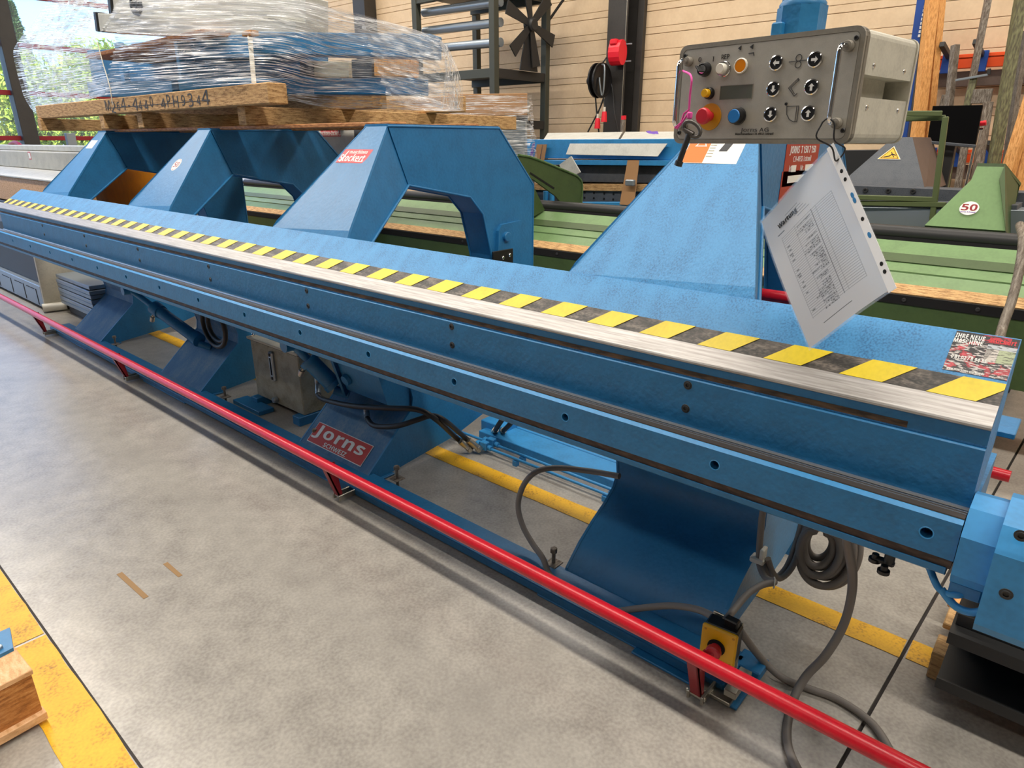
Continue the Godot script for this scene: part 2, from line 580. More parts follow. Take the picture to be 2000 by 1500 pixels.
func hall() -> void:
	ORG = Vector3.ZERO
	var st := mb()
	# floor slabs on both sides of the dark joint, which stays open as a groove
	st = mb()
	span(st, Vector3(END_X - 0.2, -0.3, WALL_Z - 0.3), Vector3(9.0, -0.012, 9.0), 0)
	var fl := struct("floor", st, "joint")
	# joint from (-0.23, -1.71) to (-0.072, -5.0)
	var k := (0.158) / (-3.29)
	var jx := func(z: float) -> float: return -0.23 + (z + 1.71) * k
	st = mb()
	prism(st, [Vector2(END_X - 0.2, -WALL_Z + 0.3), Vector2(jx.call(WALL_Z - 0.3) - 0.006, -WALL_Z + 0.3), Vector2(jx.call(9.0) - 0.006, -9.0), Vector2(END_X - 0.2, -9.0)], -0.012, 0.0, Transform3D(Basis(Vector3(1, 0, 0), Vector3(0, 0, -1), Vector3(0, 1, 0)), Vector3.ZERO))
	part(fl, "concrete_slab", st, "concrete")
	st = mb()
	prism(st, [Vector2(jx.call(WALL_Z - 0.3) + 0.006, -WALL_Z + 0.3), Vector2(9.0, -WALL_Z + 0.3), Vector2(9.0, -9.0), Vector2(jx.call(9.0) + 0.006, -9.0)], -0.012, 0.0, Transform3D(Basis(Vector3(1, 0, 0), Vector3(0, 0, -1), Vector3(0, 1, 0)), Vector3.ZERO))
	part(fl, "concrete_slab", st, "concrete")
	# painted lines with worn, wavy edges
	paint_line(fl, -9.0, -0.205, -2.434, -2.318, 0.005, 3)
	paint_line(fl, -0.188, 0.9, -2.45, -2.33, 0.005, 5)
	paint_line(fl, -4.6, -2.63, -0.368, -0.17, 0.006, 8)
	paint_line(fl, -2.615, 0.6, -0.370, -0.225, 0.008, 9)
	# chipped sealant joint along the near yellow line
	st = mb()
	span(st, Vector3(-5.0, -0.01, -0.378), Vector3(1.0, 0.0006, -0.370), 0)
	part(fl, "joint_strip", st, "joint")
	for q in [[Vector3(-2.812, 0.000, -0.693), Vector3(-2.558, 0.000, -0.700), 0.011], [Vector3(-2.739, -0.000, -0.852), Vector3(-2.596, -0.000, -0.853), 0.010]]:
		st = mb()
		var d: Vector3 = (q[1] - q[0]).normalized()
		var n = Vector3(-d.z, 0, d.x) * q[2]
		plate(st, [q[0] - n + Vector3.UP * 0.0008, q[0] + n + Vector3.UP * 0.0008, q[1] + n * 0.8 + Vector3.UP * 0.0008, q[1] - n + Vector3.UP * 0.0008], 0.0007)
		part(fl, "tape_remnant", st, "tape_brown", "brown strip of old adhesive tape")
	# back wall: horizontal sandwich-panel ribs, one wide and one narrow in turn
	st = mb()
	span(st, Vector3(END_X - 0.2, 0, WALL_Z - 0.3), Vector3(9.0, 7.4, WALL_Z - 0.015), 0)
	var wb := struct("wall_back", st, "wall_groove")
	var wide := mb()
	box(wide, Vector3(0, 0, 0), Vector3(8.6, 0.199, 0.03), 0.004)
	var wide_mesh := done(wide)
	var nar := mb()
	box(nar, Vector3(0, 0, 0), Vector3(8.6, 0.083, 0.03), 0.004)
	var nar_mesh := done(nar)
	var y := 0.02
	var row := 0
	while y < 7.2:
		for seg in 3:
			for j in 2:
				var o := MeshInstance3D.new()
				o.name = "wall_rib"
				o.mesh = wide_mesh if j == 0 else nar_mesh
				o.material_override = M["wall_beige"]
				wb.add_child(o, true)
				o.position = Vector3(END_X + 4.3 + seg * 8.604, y + (0.1 if j == 0 else 0.247), WALL_Z)
		y += 0.292
		row += 1
	# other walls, roof
	st = mb()
	span(st, Vector3(END_X - 0.2, 0, 9.0), Vector3(9.3, 7.4, 9.3), 0)
	struct("wall_front", st, "wall_grey")
	st = mb()
	span(st, Vector3(9.0, 0, WALL_Z - 0.3), Vector3(9.3, 7.4, 9.3), 0)
	struct("wall_right", st, "wall_grey")
	st = mb()
	span(st, Vector3(END_X - 0.3, 7.2, WALL_Z - 0.3), Vector3(9.3, 7.5, 9.3), 0)
	struct("ceiling", st, "roof_grey")
	# glazed end wall: sill, lintel, dark columns, red rails, panes
	st = mb()
	span(st, Vector3(END_X - 0.25, 0, WALL_Z), Vector3(END_X, 0.35, 9.0), 0)
	span(st, Vector3(END_X - 0.25, 6.4, WALL_Z), Vector3(END_X, 7.4, 9.0), 0)
	struct("wall_left", st, "wall_grey")
	var wn := 0
	for zz in [[-9.3, -4.45], [-4.45, 0.4], [0.4, 5.2], [5.2, 9.0]]:
		wn += 1
		st = mb()
		span(st, Vector3(END_X - 0.14, 0.35, zz[0]), Vector3(END_X - 0.12, 6.4, zz[1]), 0)
		var w := struct("window_%d" % wn, st, "glass")
		st = mb()
		span(st, Vector3(END_X - 0.22, 0.35, zz[1] - 0.14), Vector3(END_X + 0.12, 6.4, zz[1] + 0.14), 0.01)
		part(w, "column", st, "column_black")
		for hh in [1.77, 2.62, 3.5, 4.4, 5.4]:
			st = mb()
			span(st, Vector3(END_X - 0.1, hh - 0.045, zz[0]), Vector3(END_X - 0.02, hh + 0.045, zz[1]), 0.008)
			part(w, "red_bar", st, "red_dark")
	# black steel column in front of the back wall
	ORG = Vector3.ZERO
	var cx0: float = Vector3(-6.037, 2.257, -9.000).x
	var cx1: float = Vector3(-5.707, 2.246, -9.000).x
	st = mb()
	span(st, Vector3(cx0, 0, -9.02), Vector3(cx1, 7.2, -9.0), 0.003)
	span(st, Vector3(cx0, 0, -9.28), Vector3(cx1, 7.2, -9.26), 0.003)
	span(st, Vector3((cx0 + cx1) / 2 - 0.008, 0, -9.27), Vector3((cx0 + cx1) / 2 + 0.008, 7.2, -9.01), 0)
	var co := struct("trim_1", st, "column_black")
	st = mb()
	span(st, Vector3(cx1 + 0.04, 0, -9.28), Vector3(cx1 + 0.14, 7.2, -9.2), 0.003)
	part(co, "downpipe", st, "column_black")
	st = mb()
	tube(st, [Vector3(cx1 - 0.01, 1.3, -8.985), Vector3(cx1 - 0.01, 7.0, -8.985)], 0.006, 6)
	part(co, "conduit", st, "zinc")
	# second black column further left
	st = mb()
	var dx: float = Vector3(-11.782, 4.172, -9.000).x
	span(st, Vector3(dx - 0.18, 0, -9.28), Vector3(dx + 0.18, 7.2, -9.0), 0.004)
	struct("trim_2", st, "column_black")
	# wind brace rods on the back wall
	st = mb()
	tube(st, [Vector3(-7.329, 3.323, -9.100), Vector3(-6.750, 3.707, -9.100) + Vector3(2.2, 2.2, 0)], 0.012, 6)
	tube(st, [Vector3(-7.330, 3.304, -9.050), Vector3(-6.751, 3.700, -9.050) + Vector3(2.2, 2.2, 0)], 0.009, 6)
	struct("trim_3", st, "black_steel")
	# ceiling strip lamps (outside the frame): glowing faces under their housings
	for s in STRIPS:
		ORG = Vector3(s[0], LIGHT_Y, s[1])
		var l := thing("ceiling_strip_lamp", "long white strip lamp under the hall roof, %s" % ("above the blue machine" if s[1] > -2.0 and s[1] < 0.0 else ("nearest the back wall" if s[1] < -2.0 else "in front of the machine")), "lamp", ORG, "ceiling strip lamps")
		st = mb()
		span(st, ORG + Vector3(-s[2] / 2, 0, -s[3] / 2), ORG + Vector3(s[2] / 2, 0.12, s[3] / 2), 0.01)
		part(l, "housing", st, "white_paint")
		st = mb()
		span(st, ORG + Vector3(-s[2] / 2, -0.03, -s[3] / 2), ORG + Vector3(s[2] / 2, -0.001, s[3] / 2), 0)
		part(l, "lamp_tube_glow", st, "lamp_glow")
		st = mb()
		for xx in [-0.4, 0.4]:
			tube(st, [ORG + Vector3(s[2] * xx, 0.1, 0), ORG + Vector3(s[2] * xx, 0.9, 0)], 0.01, 6)
		part(l, "hanger", st, "black_steel")

func paint_line(parent: Node, x0: float, x1: float, z0: float, z1: float, wob: float, sd: int) -> void:
	var n := FastNoiseLite.new()
	n.seed = sd
	n.frequency = 3.0
	var st := mb()
	var steps := int((x1 - x0) / 0.04)
	var y := 0.0012
	for i in steps:
		var a := lerpf(x0, x1, float(i) / steps)
		var b := lerpf(x0, x1, float(i + 1) / steps)
		var za := z0 + n.get_noise_2d(a, 0) * wob
		var zb := z0 + n.get_noise_2d(b, 0) * wob
		var zc := z1 + n.get_noise_2d(a, 9) * wob
		var zd := z1 + n.get_noise_2d(b, 9) * wob
		plate(st, [Vector3(a, y, za), Vector3(a, y, zc), Vector3(b, y, zd), Vector3(b, y, zb)], -0.0011 if false else 0.0011)
	part(parent, "painted_line", st, "floor_yellow", "worn yellow floor marking")

func outside() -> void:
	ORG = Vector3.ZERO
	var st := mb()
	span(st, Vector3(-90, -0.35, -60), Vector3(END_X - 0.3, -0.05, 60), 0)
	var g := single("forecourt", "pale gravel ground outside the glazed end wall", "ground", Vector3.ZERO, st, "gravel")
	g.set_meta("kind", "structure")
	var spots := [[-29.0, -10.4, 5.3, 0], [-32.0, -8.75, 6.5, 1], [-27.0, -6.9, 4.6, 0], [-41.0, -6.5, 5.6, 0], [-35.0, -18.5, 6.4, 1], [-26.0, -9.2, 3.4, 0], [-37.0, -13.6, 6.0, 0], [-30.0, -3.6, 5.6, 0], [-27.5, -12.6, 4.6, 0]]
	var texts := ["broad bright green tree seen through the film left of the wrapped load", "tall pointed conifer seen through the glazed end wall", "sunlit bush just outside the window beside the dark column", "wide green tree at the back of the forecourt", "dark conifer mostly hidden by the wrapped load", "small bright shrub close to the window sill", "green tree hidden behind the wrapped load", "bushy tree left of the dark window column", "green shrub seen under the wooden bearers by the window"]
	for i in spots.size():
		var s: Array = spots[i]
		tree(Vector3(s[0], -0.05, s[1]), s[2], s[3], texts[i], i)

func tree(p: Vector3, h: float, kind: int, label: String, sd: int) -> void:
	var r := RandomNumberGenerator.new()
	r.seed = 100 + sd
	var t := thing("conifer_tree" if kind else "leafy_tree", label, "tree", p, "trees outside the window")
	var st := mb()
	tube(st, [p, p + Vector3(0.05, h * 0.5, 0), p + Vector3(0, h * 0.9, 0.05)], h * 0.022, 7, h * 0.006)
	part(t, "trunk", st, "bark")
	st = mb()
	var n := 9000
	for i in n:
		var u := r.randf()
		var c: Vector3
		if kind:
			var a := r.randf() * TAU
			var rad := (1.0 - u) * h * 0.2 * (0.55 + 0.45 * absf(sin(u * 30.0))) * sqrt(r.randf())
			c = p + Vector3(cos(a) * rad, h * (0.1 + 0.9 * u) - rad * 0.35, sin(a) * rad)
		else:
			var d := Vector3(r.randfn(), r.randfn(), r.randfn()).normalized() * pow(r.randf(), 0.4)
			var lump := 1.0 + 0.25 * sin(d.x * 7.0 + sd) * sin(d.y * 6.0) * sin(d.z * 8.0)
			c = p + Vector3(d.x * h * 0.36, h * 0.56 + d.y * h * 0.44, d.z * h * 0.36) * Vector3(lump, 1, lump)
		var ax := Vector3(r.randfn(), r.randfn(), r.randfn()).normalized()
		var b := ax.cross(Vector3(r.randfn(), r.randfn(), r.randfn())).normalized()
		var s := h * r.randf_range(0.014, 0.03)
		tri(st, c - ax * s, c + b * s * 0.8, c + ax * s)
	var o := part(t, "foliage", st, "leaf_deep" if kind else "leaf_bright")
	o.set_meta("kind", "stuff")

# ---------------------------------------------------------------- the folding machine
const X0 := -7.74       # far end of the beams
const X1 := -0.085      # near end
const FRAMES := [-6.798, -4.89, -2.975, -1.037]

func slope_y(z: float) -> float:     # the sloping top of the clamp beam
	return 1.1445 + (-1.655 - z) * 0.7275

func folding_machine() -> void:
	var t := thing("folding_machine", "long blue sheet metal folding machine with four arched frames and hazard stripes", "machine", Vector3(-4.0, 0, -2.5))
	var st: SurfaceTool
	# --- clamp beam (upper)
	st = mb()
	prism_x(st, [[-1.66, 0.925], [-1.66, 1.140], [-1.668, 1.1535], [-1.862, 1.2946], [-1.872, 1.293], [-1.90, 1.02], [-1.78, 0.925]], X0, X1)
	var cb := part(t, "clamp_beam", st, "blue_worn")
	st = mb()
	prism_x(st, [[-1.652, 0.925], [-1.652, 1.090], [-1.655, 1.093], [-1.662, 1.093], [-1.662, 0.925]], X0, X1)
	part(cb, "front_plate", st, "blue")
	st = mb()
	prism_x(st, [[-1.6615, 1.1], [-1.6615, 1.139], [-1.6585, 1.139], [-1.6585, 1.1]], X0, X1)
	part(cb, "upper_strip", st, "blue")
	st = mb()
	prism_x(st, [[-1.6583, 1.099], [-1.6583, 1.114], [-1.6575, 1.114], [-1.6575, 1.099]], X0, -0.24)
	part(cb, "glue_residue", st, "residue", "brown adhesive residue along the blue edge")
	# bare steel clamping bar on the front of the slope
	st = mb()
	var zs := -1.70
	prism_x(st, [[-1.653, 1.138], [-1.653, 1.1425], [-1.6555, 1.1465], [zs + 0.0006, slope_y(zs) + 0.003], [zs + 0.0006, slope_y(zs) - 0.008], [-1.66, 1.134]], X0 - 0.12, X1)
	part(cb, "clamping_bar", st, "bare_steel", "bare worn steel clamping edge")
	var ze := -1.7503
	st = mb()
	prism_x(st, [[zs, slope_y(zs) - 0.006], [zs, slope_y(zs) + 0.0022], [ze, slope_y(ze) + 0.0022], [ze, slope_y(ze) - 0.006]], X0, X1)
	part(cb, "hazard_tape", st, "tape_dark", "grey worn backing of the hazard tape")
	# yellow stripes, slanting 45 degrees on the tape
	var along := Vector3(1, 0, 0)
	var up := Vector3(0, 0.7275, -1).normalized()
	var nrm := up.cross(along) * -1.0
	if nrm.y < 0: nrm = -nrm
	var o0 := Vector3(0, slope_y(zs) + 0.0022, zs)
	var w := 0.0622
	var period := STRIPE_P
	var n := 0
	var x := STRIPE_X
	while x > X0 - 0.05:
		st = mb()
		var a: float = clampf(x, X0, X1)
		var b: float = clampf(x + STRIPE_L, X0, X1)
		var pts := [o0 + along * a + up * 0.0004, o0 + along * b + up * 0.0004]
		var c := x + STRIPE_L + w * 0.95
		if c <= X1:
			pts.append(o0 + along * c + up * w)
		else:
			pts.append(o0 + along * X1 + up * w * (X1 - b) / (c - b))
			pts.append(o0 + along * X1 + up * w)
		pts.append(o0 + along * clampf(x + w * 0.95, X0, X1) + up * w)
		for k in pts.size():
			pts[k] = pts[k] + nrm * 0.0012
		plate(st, pts, 0.001)
		part(cb, "yellow_stripe", st, "tape_yellow")
		x -= period
		n += 1
	# socket screws of the front plate, in columns
	var col := [Vector3(-0.785, 1.073, -1.652), Vector3(-0.785, 1.002, -1.652), Vector3(-0.785, 0.938, -1.652)]
	var sx0: float = col[0].x
	for k in 7:
		for q in col:
			st = mb()
			lathe(st, [[0.0, 0.0005], [0.0045, 0.0005], [0.005, 0.0035], [0.009, 0.0035], [0.0095, 0.001], [0.0125, 0.0008], [0.013, 0.0]], frame_z(Vector3(sx0 - k * 0.955, q.y, -1.652), Vector3(0, 0, 1)), 18)
			part(cb, "socket_screw", st, "black_steel")
	# --- lower clamping tool: polished edge and the black gap behind the bending beam
	st = mb()
	prism_x(st, [[-1.6515, 0.88], [-1.6515, 0.950], [-1.644, 0.950], [-1.642, 0.946], [-1.642, 0.88]], X0, X1)
	part(t, "lower_tool_edge", st, "aluminium", "polished lower tool edge")
	st = mb()
	prism_x(st, [[-1.6418, 0.86], [-1.6418, 0.93], [-1.614, 0.93], [-1.614, 0.86]], X0, X1)
	part(t, "tool_gap", st, "hole_black", "black gap between the tools")
	st = mb()
	prism_x(st, [[-1.66, 0.80], [-1.66, 0.89], [-2.18, 0.89], [-2.15, 0.70], [-1.9, 0.70]], X0, X1)
	part(t, "lower_beam", st, "blue")
	# --- bending beam with its row of holes
	var holes := []
	for k in 15:
		holes.append(-7.1455 + 0.5 * k)
	var cs := CSGCombiner3D.new()
	cs.name = "bending_beam"
	t.add_child(cs)
	cs.material_override = M["blue"]
	var cbx := CSGBox3D.new()
	cbx.size = Vector3(X1 - X0 + 0.2, 0.091, 0.05)
	cs.add_child(cbx)
	cbx.position = Vector3((X0 - 0.2 + X1) / 2, 0.8995, -1.591) - ORG
	for hx in holes:
		var cy := CSGCylinder3D.new()
		cy.radius = 0.0125
		cy.height = 0.08
		cy.sides = 20
		cy.operation = CSGShape3D.OPERATION_SUBTRACTION
		cs.add_child(cy)
		cy.rotation.x = PI / 2
		cy.position = Vector3(hx, 0.902, -1.565) - ORG
	st = mb()
	prism_x(st, [[-1.566, 0.945], [-1.5755, 0.953], [-1.61, 0.953], [-1.61, 0.945]], X0 - 0.2, X1)
	part(cs, "bevelled_top", st, "blue_light", "light blue worn bevel")
	st = mb()
	prism_x(st, [[-1.577, 0.948], [-1.577, 0.9565], [-1.609, 0.9565], [-1.612, 0.953], [-1.612, 0.90], [-1.60, 0.90]], X0 - 0.2, X1)
	part(cs, "tool_rail", st, "dark_rail", "dark bare steel tool rail")
	st = mb()
	prism_x(st, [[-1.6065, 0.9563], [-1.6065, 0.9585], [-1.6105, 0.9585], [-1.6105, 0.9563]], X0 - 0.2, X1)
	prism_x(st, [[-1.597, 0.9563], [-1.597, 0.9578], [-1.6005, 0.9578], [-1.6005, 0.9563]], X0 - 0.2, X1)
	part(cs, "polished_edge", st, "aluminium", "polished edge")
	st = mb()
	prism_x(st, [[-1.571, 0.83], [-1.571, 0.856], [-1.616, 0.856], [-1.616, 0.83]], X0 - 0.2, X1 - 0.002)
	part(cs, "rusty_band", st, "rust_band", "brown rusty band below the holes")
	st = mb()
	prism_x(st, [[-1.568, 0.816], [-1.567, 0.832], [-1.62, 0.832], [-1.64, 0.80], [-1.60, 0.796]], X0 - 0.2, X1 - 0.01)
	part(cs, "lower_lip", st, "blue")
	for hx in holes:
		st = mb()
		lathe(st, [[0.0125, 0.0004], [0.0145, 0.0006], [0.015, 0.0]], frame_z(Vector3(hx, 0.902, -1.566), Vector3(0, 0, 1)), 20)
		part(cs, "hole_rim", st, "blue_light")
	# --- C frames
	for k in 4:
		c_frame(t, FRAMES[k], k)
	# --- base rail on the floor
	st = mb()
	span(st, Vector3(-7.4, 0.012, -1.91), Vector3(-0.60, 0.05, -1.74), 0.004)
	part(t, "base_rail", st, "blue")
	st = mb()
	span(st, Vector3(-0.93, 0.003, -1.97), Vector3(-0.54, 0.012, -1.71), 0.002)
	span(st, Vector3(-0.62, 0.012, -1.95), Vector3(-0.53, 0.05, -1.86), 0.004)
	part(t, "base_foot", st, "blue")
	# levelling bolts
	for q in [Vector3(-1.429, 0.050, -1.902), Vector3(-2.506, 0.050, -1.952), Vector3(-3.242, 0.050, -1.943), Vector3(-6.287, 0.050, -1.929), Vector3(-4.336, 0.050, -1.938)]:
		st = mb()
		var p: Vector3 = q
		tube(st, [p - Vector3(0, 0.05, 0), p + Vector3(0, 0.055, 0)], 0.008, 8)
		hexbolt(st, Transform3D(Basis(Vector3(1, 0, 0), Vector3(0, 0, -1), Vector3(0, 1, 0)), p + Vector3(0, 0.055, 0)), 0.016, 0.02)
		span(st, p + Vector3(-0.03, -0.002, -0.03), p + Vector3(0.03, 0.004, 0.03), 0.002)
		part(t, "levelling_bolt", st, "old_steel", "grey levelling bolt")
	# --- near end: drive cover of the bending beam
	st = mb()
	prism(st, [[-0.082, 0.80], [-0.082, 0.955], [-0.012, 0.955], [-0.012, 0.80]], 0, 0.001, Transform3D(Basis.IDENTITY, Vector3(0, 0, -1.60)))
	prism_x(st, [[-1.553, 0.83], [-1.553, 0.925], [-1.60, 0.975], [-1.66, 0.985], [-1.72, 0.965], [-1.72, 0.80], [-1.575, 0.80]], -0.083, -0.01)
	prism_x(st, [[-1.51, 0.76], [-1.51, 0.935], [-1.545, 0.985], [-1.66, 1.0], [-1.73, 0.98], [-1.73, 0.72], [-1.55, 0.72]], -0.02, 0.45)
	var ec := part(t, "end_cover", st, "blue_light", "lighter blue cast cover at the near end")
	st = mb()
	span(st, Vector3(-0.082, 0.765, -1.69), Vector3(-0.02, 0.80, -1.58), 0.004)
	part(ec, "underside_block", st, "blue")
	for q in [Vector3(0.013, 0.989, -1.510), Vector3(0.017, 0.853, -1.510)]:
		st = mb()
		lathe(st, [[0.0, 0.0006], [0.005, 0.0006], [0.0055, 0.004], [0.0085, 0.004], [0.009, 0.001], [0.012, 0.0006], [0.0125, 0.0]], frame_z(q, Vector3(0, 0, 1)), 18)
		part(ec, "socket_screw", st, "black_steel")
	st = mb()
	box(st, Vector3(-0.065, 0.779, -1.620), Vector3(0.035, 0.032, 0.05), 0.003)
	part(t, "limit_switch", st, "black_plastic", "black limit switch")
	st = mb()
	for q in [Vector3(-0.047, 0.804, -1.600), Vector3(-0.048, 0.782, -1.600)]:
		box(st, q, Vector3(0.012, 0.008, 0.012), 0.002)
	part(t, "switch_clip", st, "zinc")
	st = mb()
	tube(st, smooth_path([Vector3(-0.129, 0.790, -1.620), Vector3(-0.099, 0.757, -1.600), Vector3(-0.066, 0.768, -1.580), Vector3(-0.044, 0.776, -1.600)]), 0.008, 8)
	tube(st, smooth_path([Vector3(-0.095, 0.764, -1.590), Vector3(-0.059, 0.740, -1.580), Vector3(-0.023, 0.744, -1.580), Vector3(0.006, 0.781, -1.580), Vector3(0.021, 0.817, -1.600)]), 0.009, 8)
	part(t, "air_hose", st, "sky_blue_hose", "painted blue hose loop")
	# wing knobs hanging under the bending beam
	st = mb()
	var kp := Vector3(-0.210, 0.800, -1.620)
	tube(st, [kp + Vector3(0, 0.05, 0), kp + Vector3(0, -0.035, 0)], 0.012, 10)
	box(st, kp + Vector3(-0.012, -0.035, 0.0), Vector3(0.05, 0.014, 0.018), 0.004)
	part(t, "knob_bracket", st, "black_steel")
	for q in [Vector3(-0.240, 0.765, -1.620), Vector3(-0.214, 0.754, -1.600)]:
		st = mb()
		lathe(st, [[0.0, 0.012], [0.008, 0.012], [0.009, 0.0], [0.014, 0.0], [0.014, -0.009], [0.0, -0.009]], Transform3D(Basis(Vector3(1, 0, 0), Vector3(0, 0, -1), Vector3(0, 1, 0)), q), 16)
		part(t, "knob", st, "black_plastic")
	# rear strut and channel at the near end
	st = mb()
	prism(st, [[-1.90, 0.86], [-1.90, 0.99], [-1.98, 1.05], [-2.05, 1.05], [-1.94, 0.86]], -0.14, -0.12, Transform3D(Basis(Vector3(0, 0, 1), Vector3(0, 1, 0), Vector3(1, 0, 0)), Vector3.ZERO))
	span(st, Vector3(-0.14, 1.03, -2.06), Vector3(-0.05, 1.045, -1.93), 0.002)
	part(t, "rear_bracket", st, "blue")
	# advertising label on the near end of the clamp beam
	slope_label(cb)

const STRIPE_X := -0.2244
const STRIPE_P := 0.1888
const STRIPE_L := 0.0965

func c_frame(t: Node3D, xc: float, k: int) -> void:
	var st := mb()
	var wb := 0.33
	var wt := 0.09
	# sloping front plate
	plate(st, [Vector3(xc - wb, 1.290, -1.862), Vector3(xc + wb, 1.290, -1.862), Vector3(xc + wb - 0.012, 1.325, -1.885), Vector3(xc + wt, 1.79, -2.33), Vector3(xc - wt, 1.79, -2.33), Vector3(xc - wb + 0.012, 1.325, -1.885)], -0.012)
	var f := part(t, "arch_frame", st, "blue_worn" if k == 3 else "blue")
	# top, chamfer and rear plates
	st = mb()
	var ring := [[-2.33, 1.79], [-3.18, 1.79], [-3.51, 1.45], [-3.51, 0.012]]
	for i in 3:
		plate(st, [Vector3(xc - wt, ring[i][1], ring[i][0]), Vector3(xc + wt, ring[i][1], ring[i][0]), Vector3(xc + wt, ring[i + 1][1], ring[i + 1][0]), Vector3(xc - wt, ring[i + 1][1], ring[i + 1][0])], 0.012)
	part(f, "back_plate", st, "blue")
	for s in [-1.0, 1.0]:
		st = mb()
		var xs: float = xc + s * wt
		prism_x(st, [[-2.336, 1.784], [-3.176, 1.784], [-3.504, 1.446], [-3.504, 0.012], [-3.12, 0.012], [-3.12, 0.90], [-3.102, 1.04], [-3.028, 1.30], [-2.92, 1.406], [-2.45, 1.494]], xs - 0.006, xs + 0.006)
		# raised weld lip round the outside and the opening
		tube(st, [Vector3(xs + s * 0.004, 1.79, -2.33), Vector3(xs + s * 0.004, 1.79, -3.18), Vector3(xs + s * 0.004, 1.45, -3.51), Vector3(xs + s * 0.004, 0.2, -3.51)], 0.007, 6)
		tube(st, [Vector3(xs + s * 0.004, 1.494, -2.45), Vector3(xs + s * 0.004, 1.406, -2.92), Vector3(xs + s * 0.004, 1.30, -3.028), Vector3(xs + s * 0.004, 1.04, -3.102), Vector3(xs, 0.9, -3.12)], 0.007, 6)
		part(f, "side_plate", st, "blue")
		# flared facet towards the wide foot of the slope
		st = mb()
		plate(st, [Vector3(xc + s * wt, 1.79, -2.33), Vector3(xc + s * wt, 1.494, -2.45), Vector3(xc + s * 0.334, 1.164, -1.904), Vector3(xc + s * wb, 1.29, -1.864)], 0.01 * s)
		tube(st, [Vector3(xc + s * (wt + 0.004), 1.494, -2.45), Vector3(xc + s * 0.338, 1.164, -1.904)], 0.008, 6)
		part(f, "flared_plate", st, "blue")
	# soffit plates of the opening
	st = mb()
	var inner := [[-2.45, 1.494], [-2.92, 1.406], [-3.028, 1.30], [-3.102, 1.04], [-3.12, 0.88]]
	for i in 4:
		plate(st, [Vector3(xc - wt, inner[i][1], inner[i][0]), Vector3(xc + wt, inner[i][1], inner[i][0]), Vector3(xc + wt, inner[i + 1][1], inner[i + 1][0]), Vector3(xc - wt, inner[i + 1][1], inner[i + 1][0])], 0.01)
	plate(st, [Vector3(xc - wt, 1.494, -2.45), Vector3(xc + wt, 1.494, -2.45), Vector3(xc + 0.334, 1.164, -1.904), Vector3(xc - 0.334, 1.164, -1.904)], 0.01)
	part(f, "opening_soffit", st, "blue")
	# pedestal below the bending beam
	st = mb()
	var prof := [[-1.85, 0.03], [-2.195, 0.335], [-2.205, 0.40], [-2.16, 0.62], [-2.12, 0.89]]
	if k == 3:
		prof = [[-1.89, 0.012], [-1.905, 0.06], [-1.99, 0.14], [-2.08, 0.20], [-2.17, 0.25], [-2.235, 0.30], [-2.262, 0.36], [-2.25, 0.44], [-2.2, 0.60], [-2.12, 0.89]]
	st.set_smooth_group(3 if k == 3 else -1)
	for i in prof.size() - 1:
		var a: Array = prof[i]
		var b: Array = prof[i + 1]
		quad(st, Vector3(xc - wb, a[1], a[0]), Vector3(xc - wb, b[1], b[0]), Vector3(xc + wb, b[1], b[0]), Vector3(xc + wb, a[1], a[0]))
	st.set_smooth_group(-1)
	for i in prof.size() - 1:
		var a: Array = prof[i]
		var b: Array = prof[i + 1]
		quad(st, Vector3(xc - wb, a[1], a[0] - 0.012), Vector3(xc + wb, a[1], a[0] - 0.012), Vector3(xc + wb, b[1], b[0] - 0.012), Vector3(xc - wb, b[1], b[0] - 0.012))
	var pd := part(f, "pedestal_front", st, "blue" if k == 3 else "blue_dusty")
	for s in [-1.0, 1.0]:
		st = mb()
		var poly := []
		for q in prof:
			poly.append([q[0] + 0.002, q[1]])
		poly.append_array([[-3.1, 0.89], [-3.1, 0.40], [-3.1, 0.13], [-2.75, 0.128], [-2.52, 0.066], [-2.02, 0.012], [-1.87, 0.012]])
		var xs: float = xc + s * (wb - 0.006)
		prism_x(st, poly, xs - 0.006, xs + 0.006)
		part(f, "pedestal_side", st, "blue")
	# foot plate
	st = mb()
	span(st, Vector3(xc - wb - 0.02, 0.003, -2.03), Vector3(xc + wb + 0.02, 0.012, -1.74), 0.002)
	part(f, "foot_plate", st, "blue")
	st = mb()
	span(st, Vector3(xc - 0.2, 0.0, -3.53), Vector3(xc + 0.2, 0.012, -3.1), 0.002)
	part(f, "foot_plate", st, "blue")
	if k == 2:
		# hinge bracket on the rear leg
		st = mb()
		prism_x(st, [[-3.13, 0.92], [-3.145, 1.19], [-3.175, 1.225], [-3.36, 1.235], [-3.36, 0.92]], xc + wt, xc + wt + 0.03)
		part(f, "hinge_bracket", st, "blue")
		st = mb()
		lathe(st, [[0.0, 0.022], [0.026, 0.022], [0.03, 0.018], [0.03, 0.0]], frame_z(Vector3(xc + wt + 0.03, 1.148, -3.21), Vector3(1, 0, 0)), 20)
		part(f, "pivot_pin", st, "blue")
		st = mb()
		span(st, Vector3(xc + wt + 0.028, 0.94, -3.27), Vector3(xc + wt + 0.04, 1.068, -3.08), 0.002)
		part(f, "black_block", st, "black_plastic")
		for q in [[-3.17, 1.02], [-3.235, 1.03]]:
			st = mb()
			lathe(st, [[0.0, 0.008], [0.008, 0.008], [0.012, 0.004], [0.012, 0.0]], frame_z(Vector3(xc + wt + 0.04, q[1], q[0]), Vector3(1, 0, 0)), 14)
			part(f, "bolt", st, "chrome")
	decals(f, xc, k, pd)

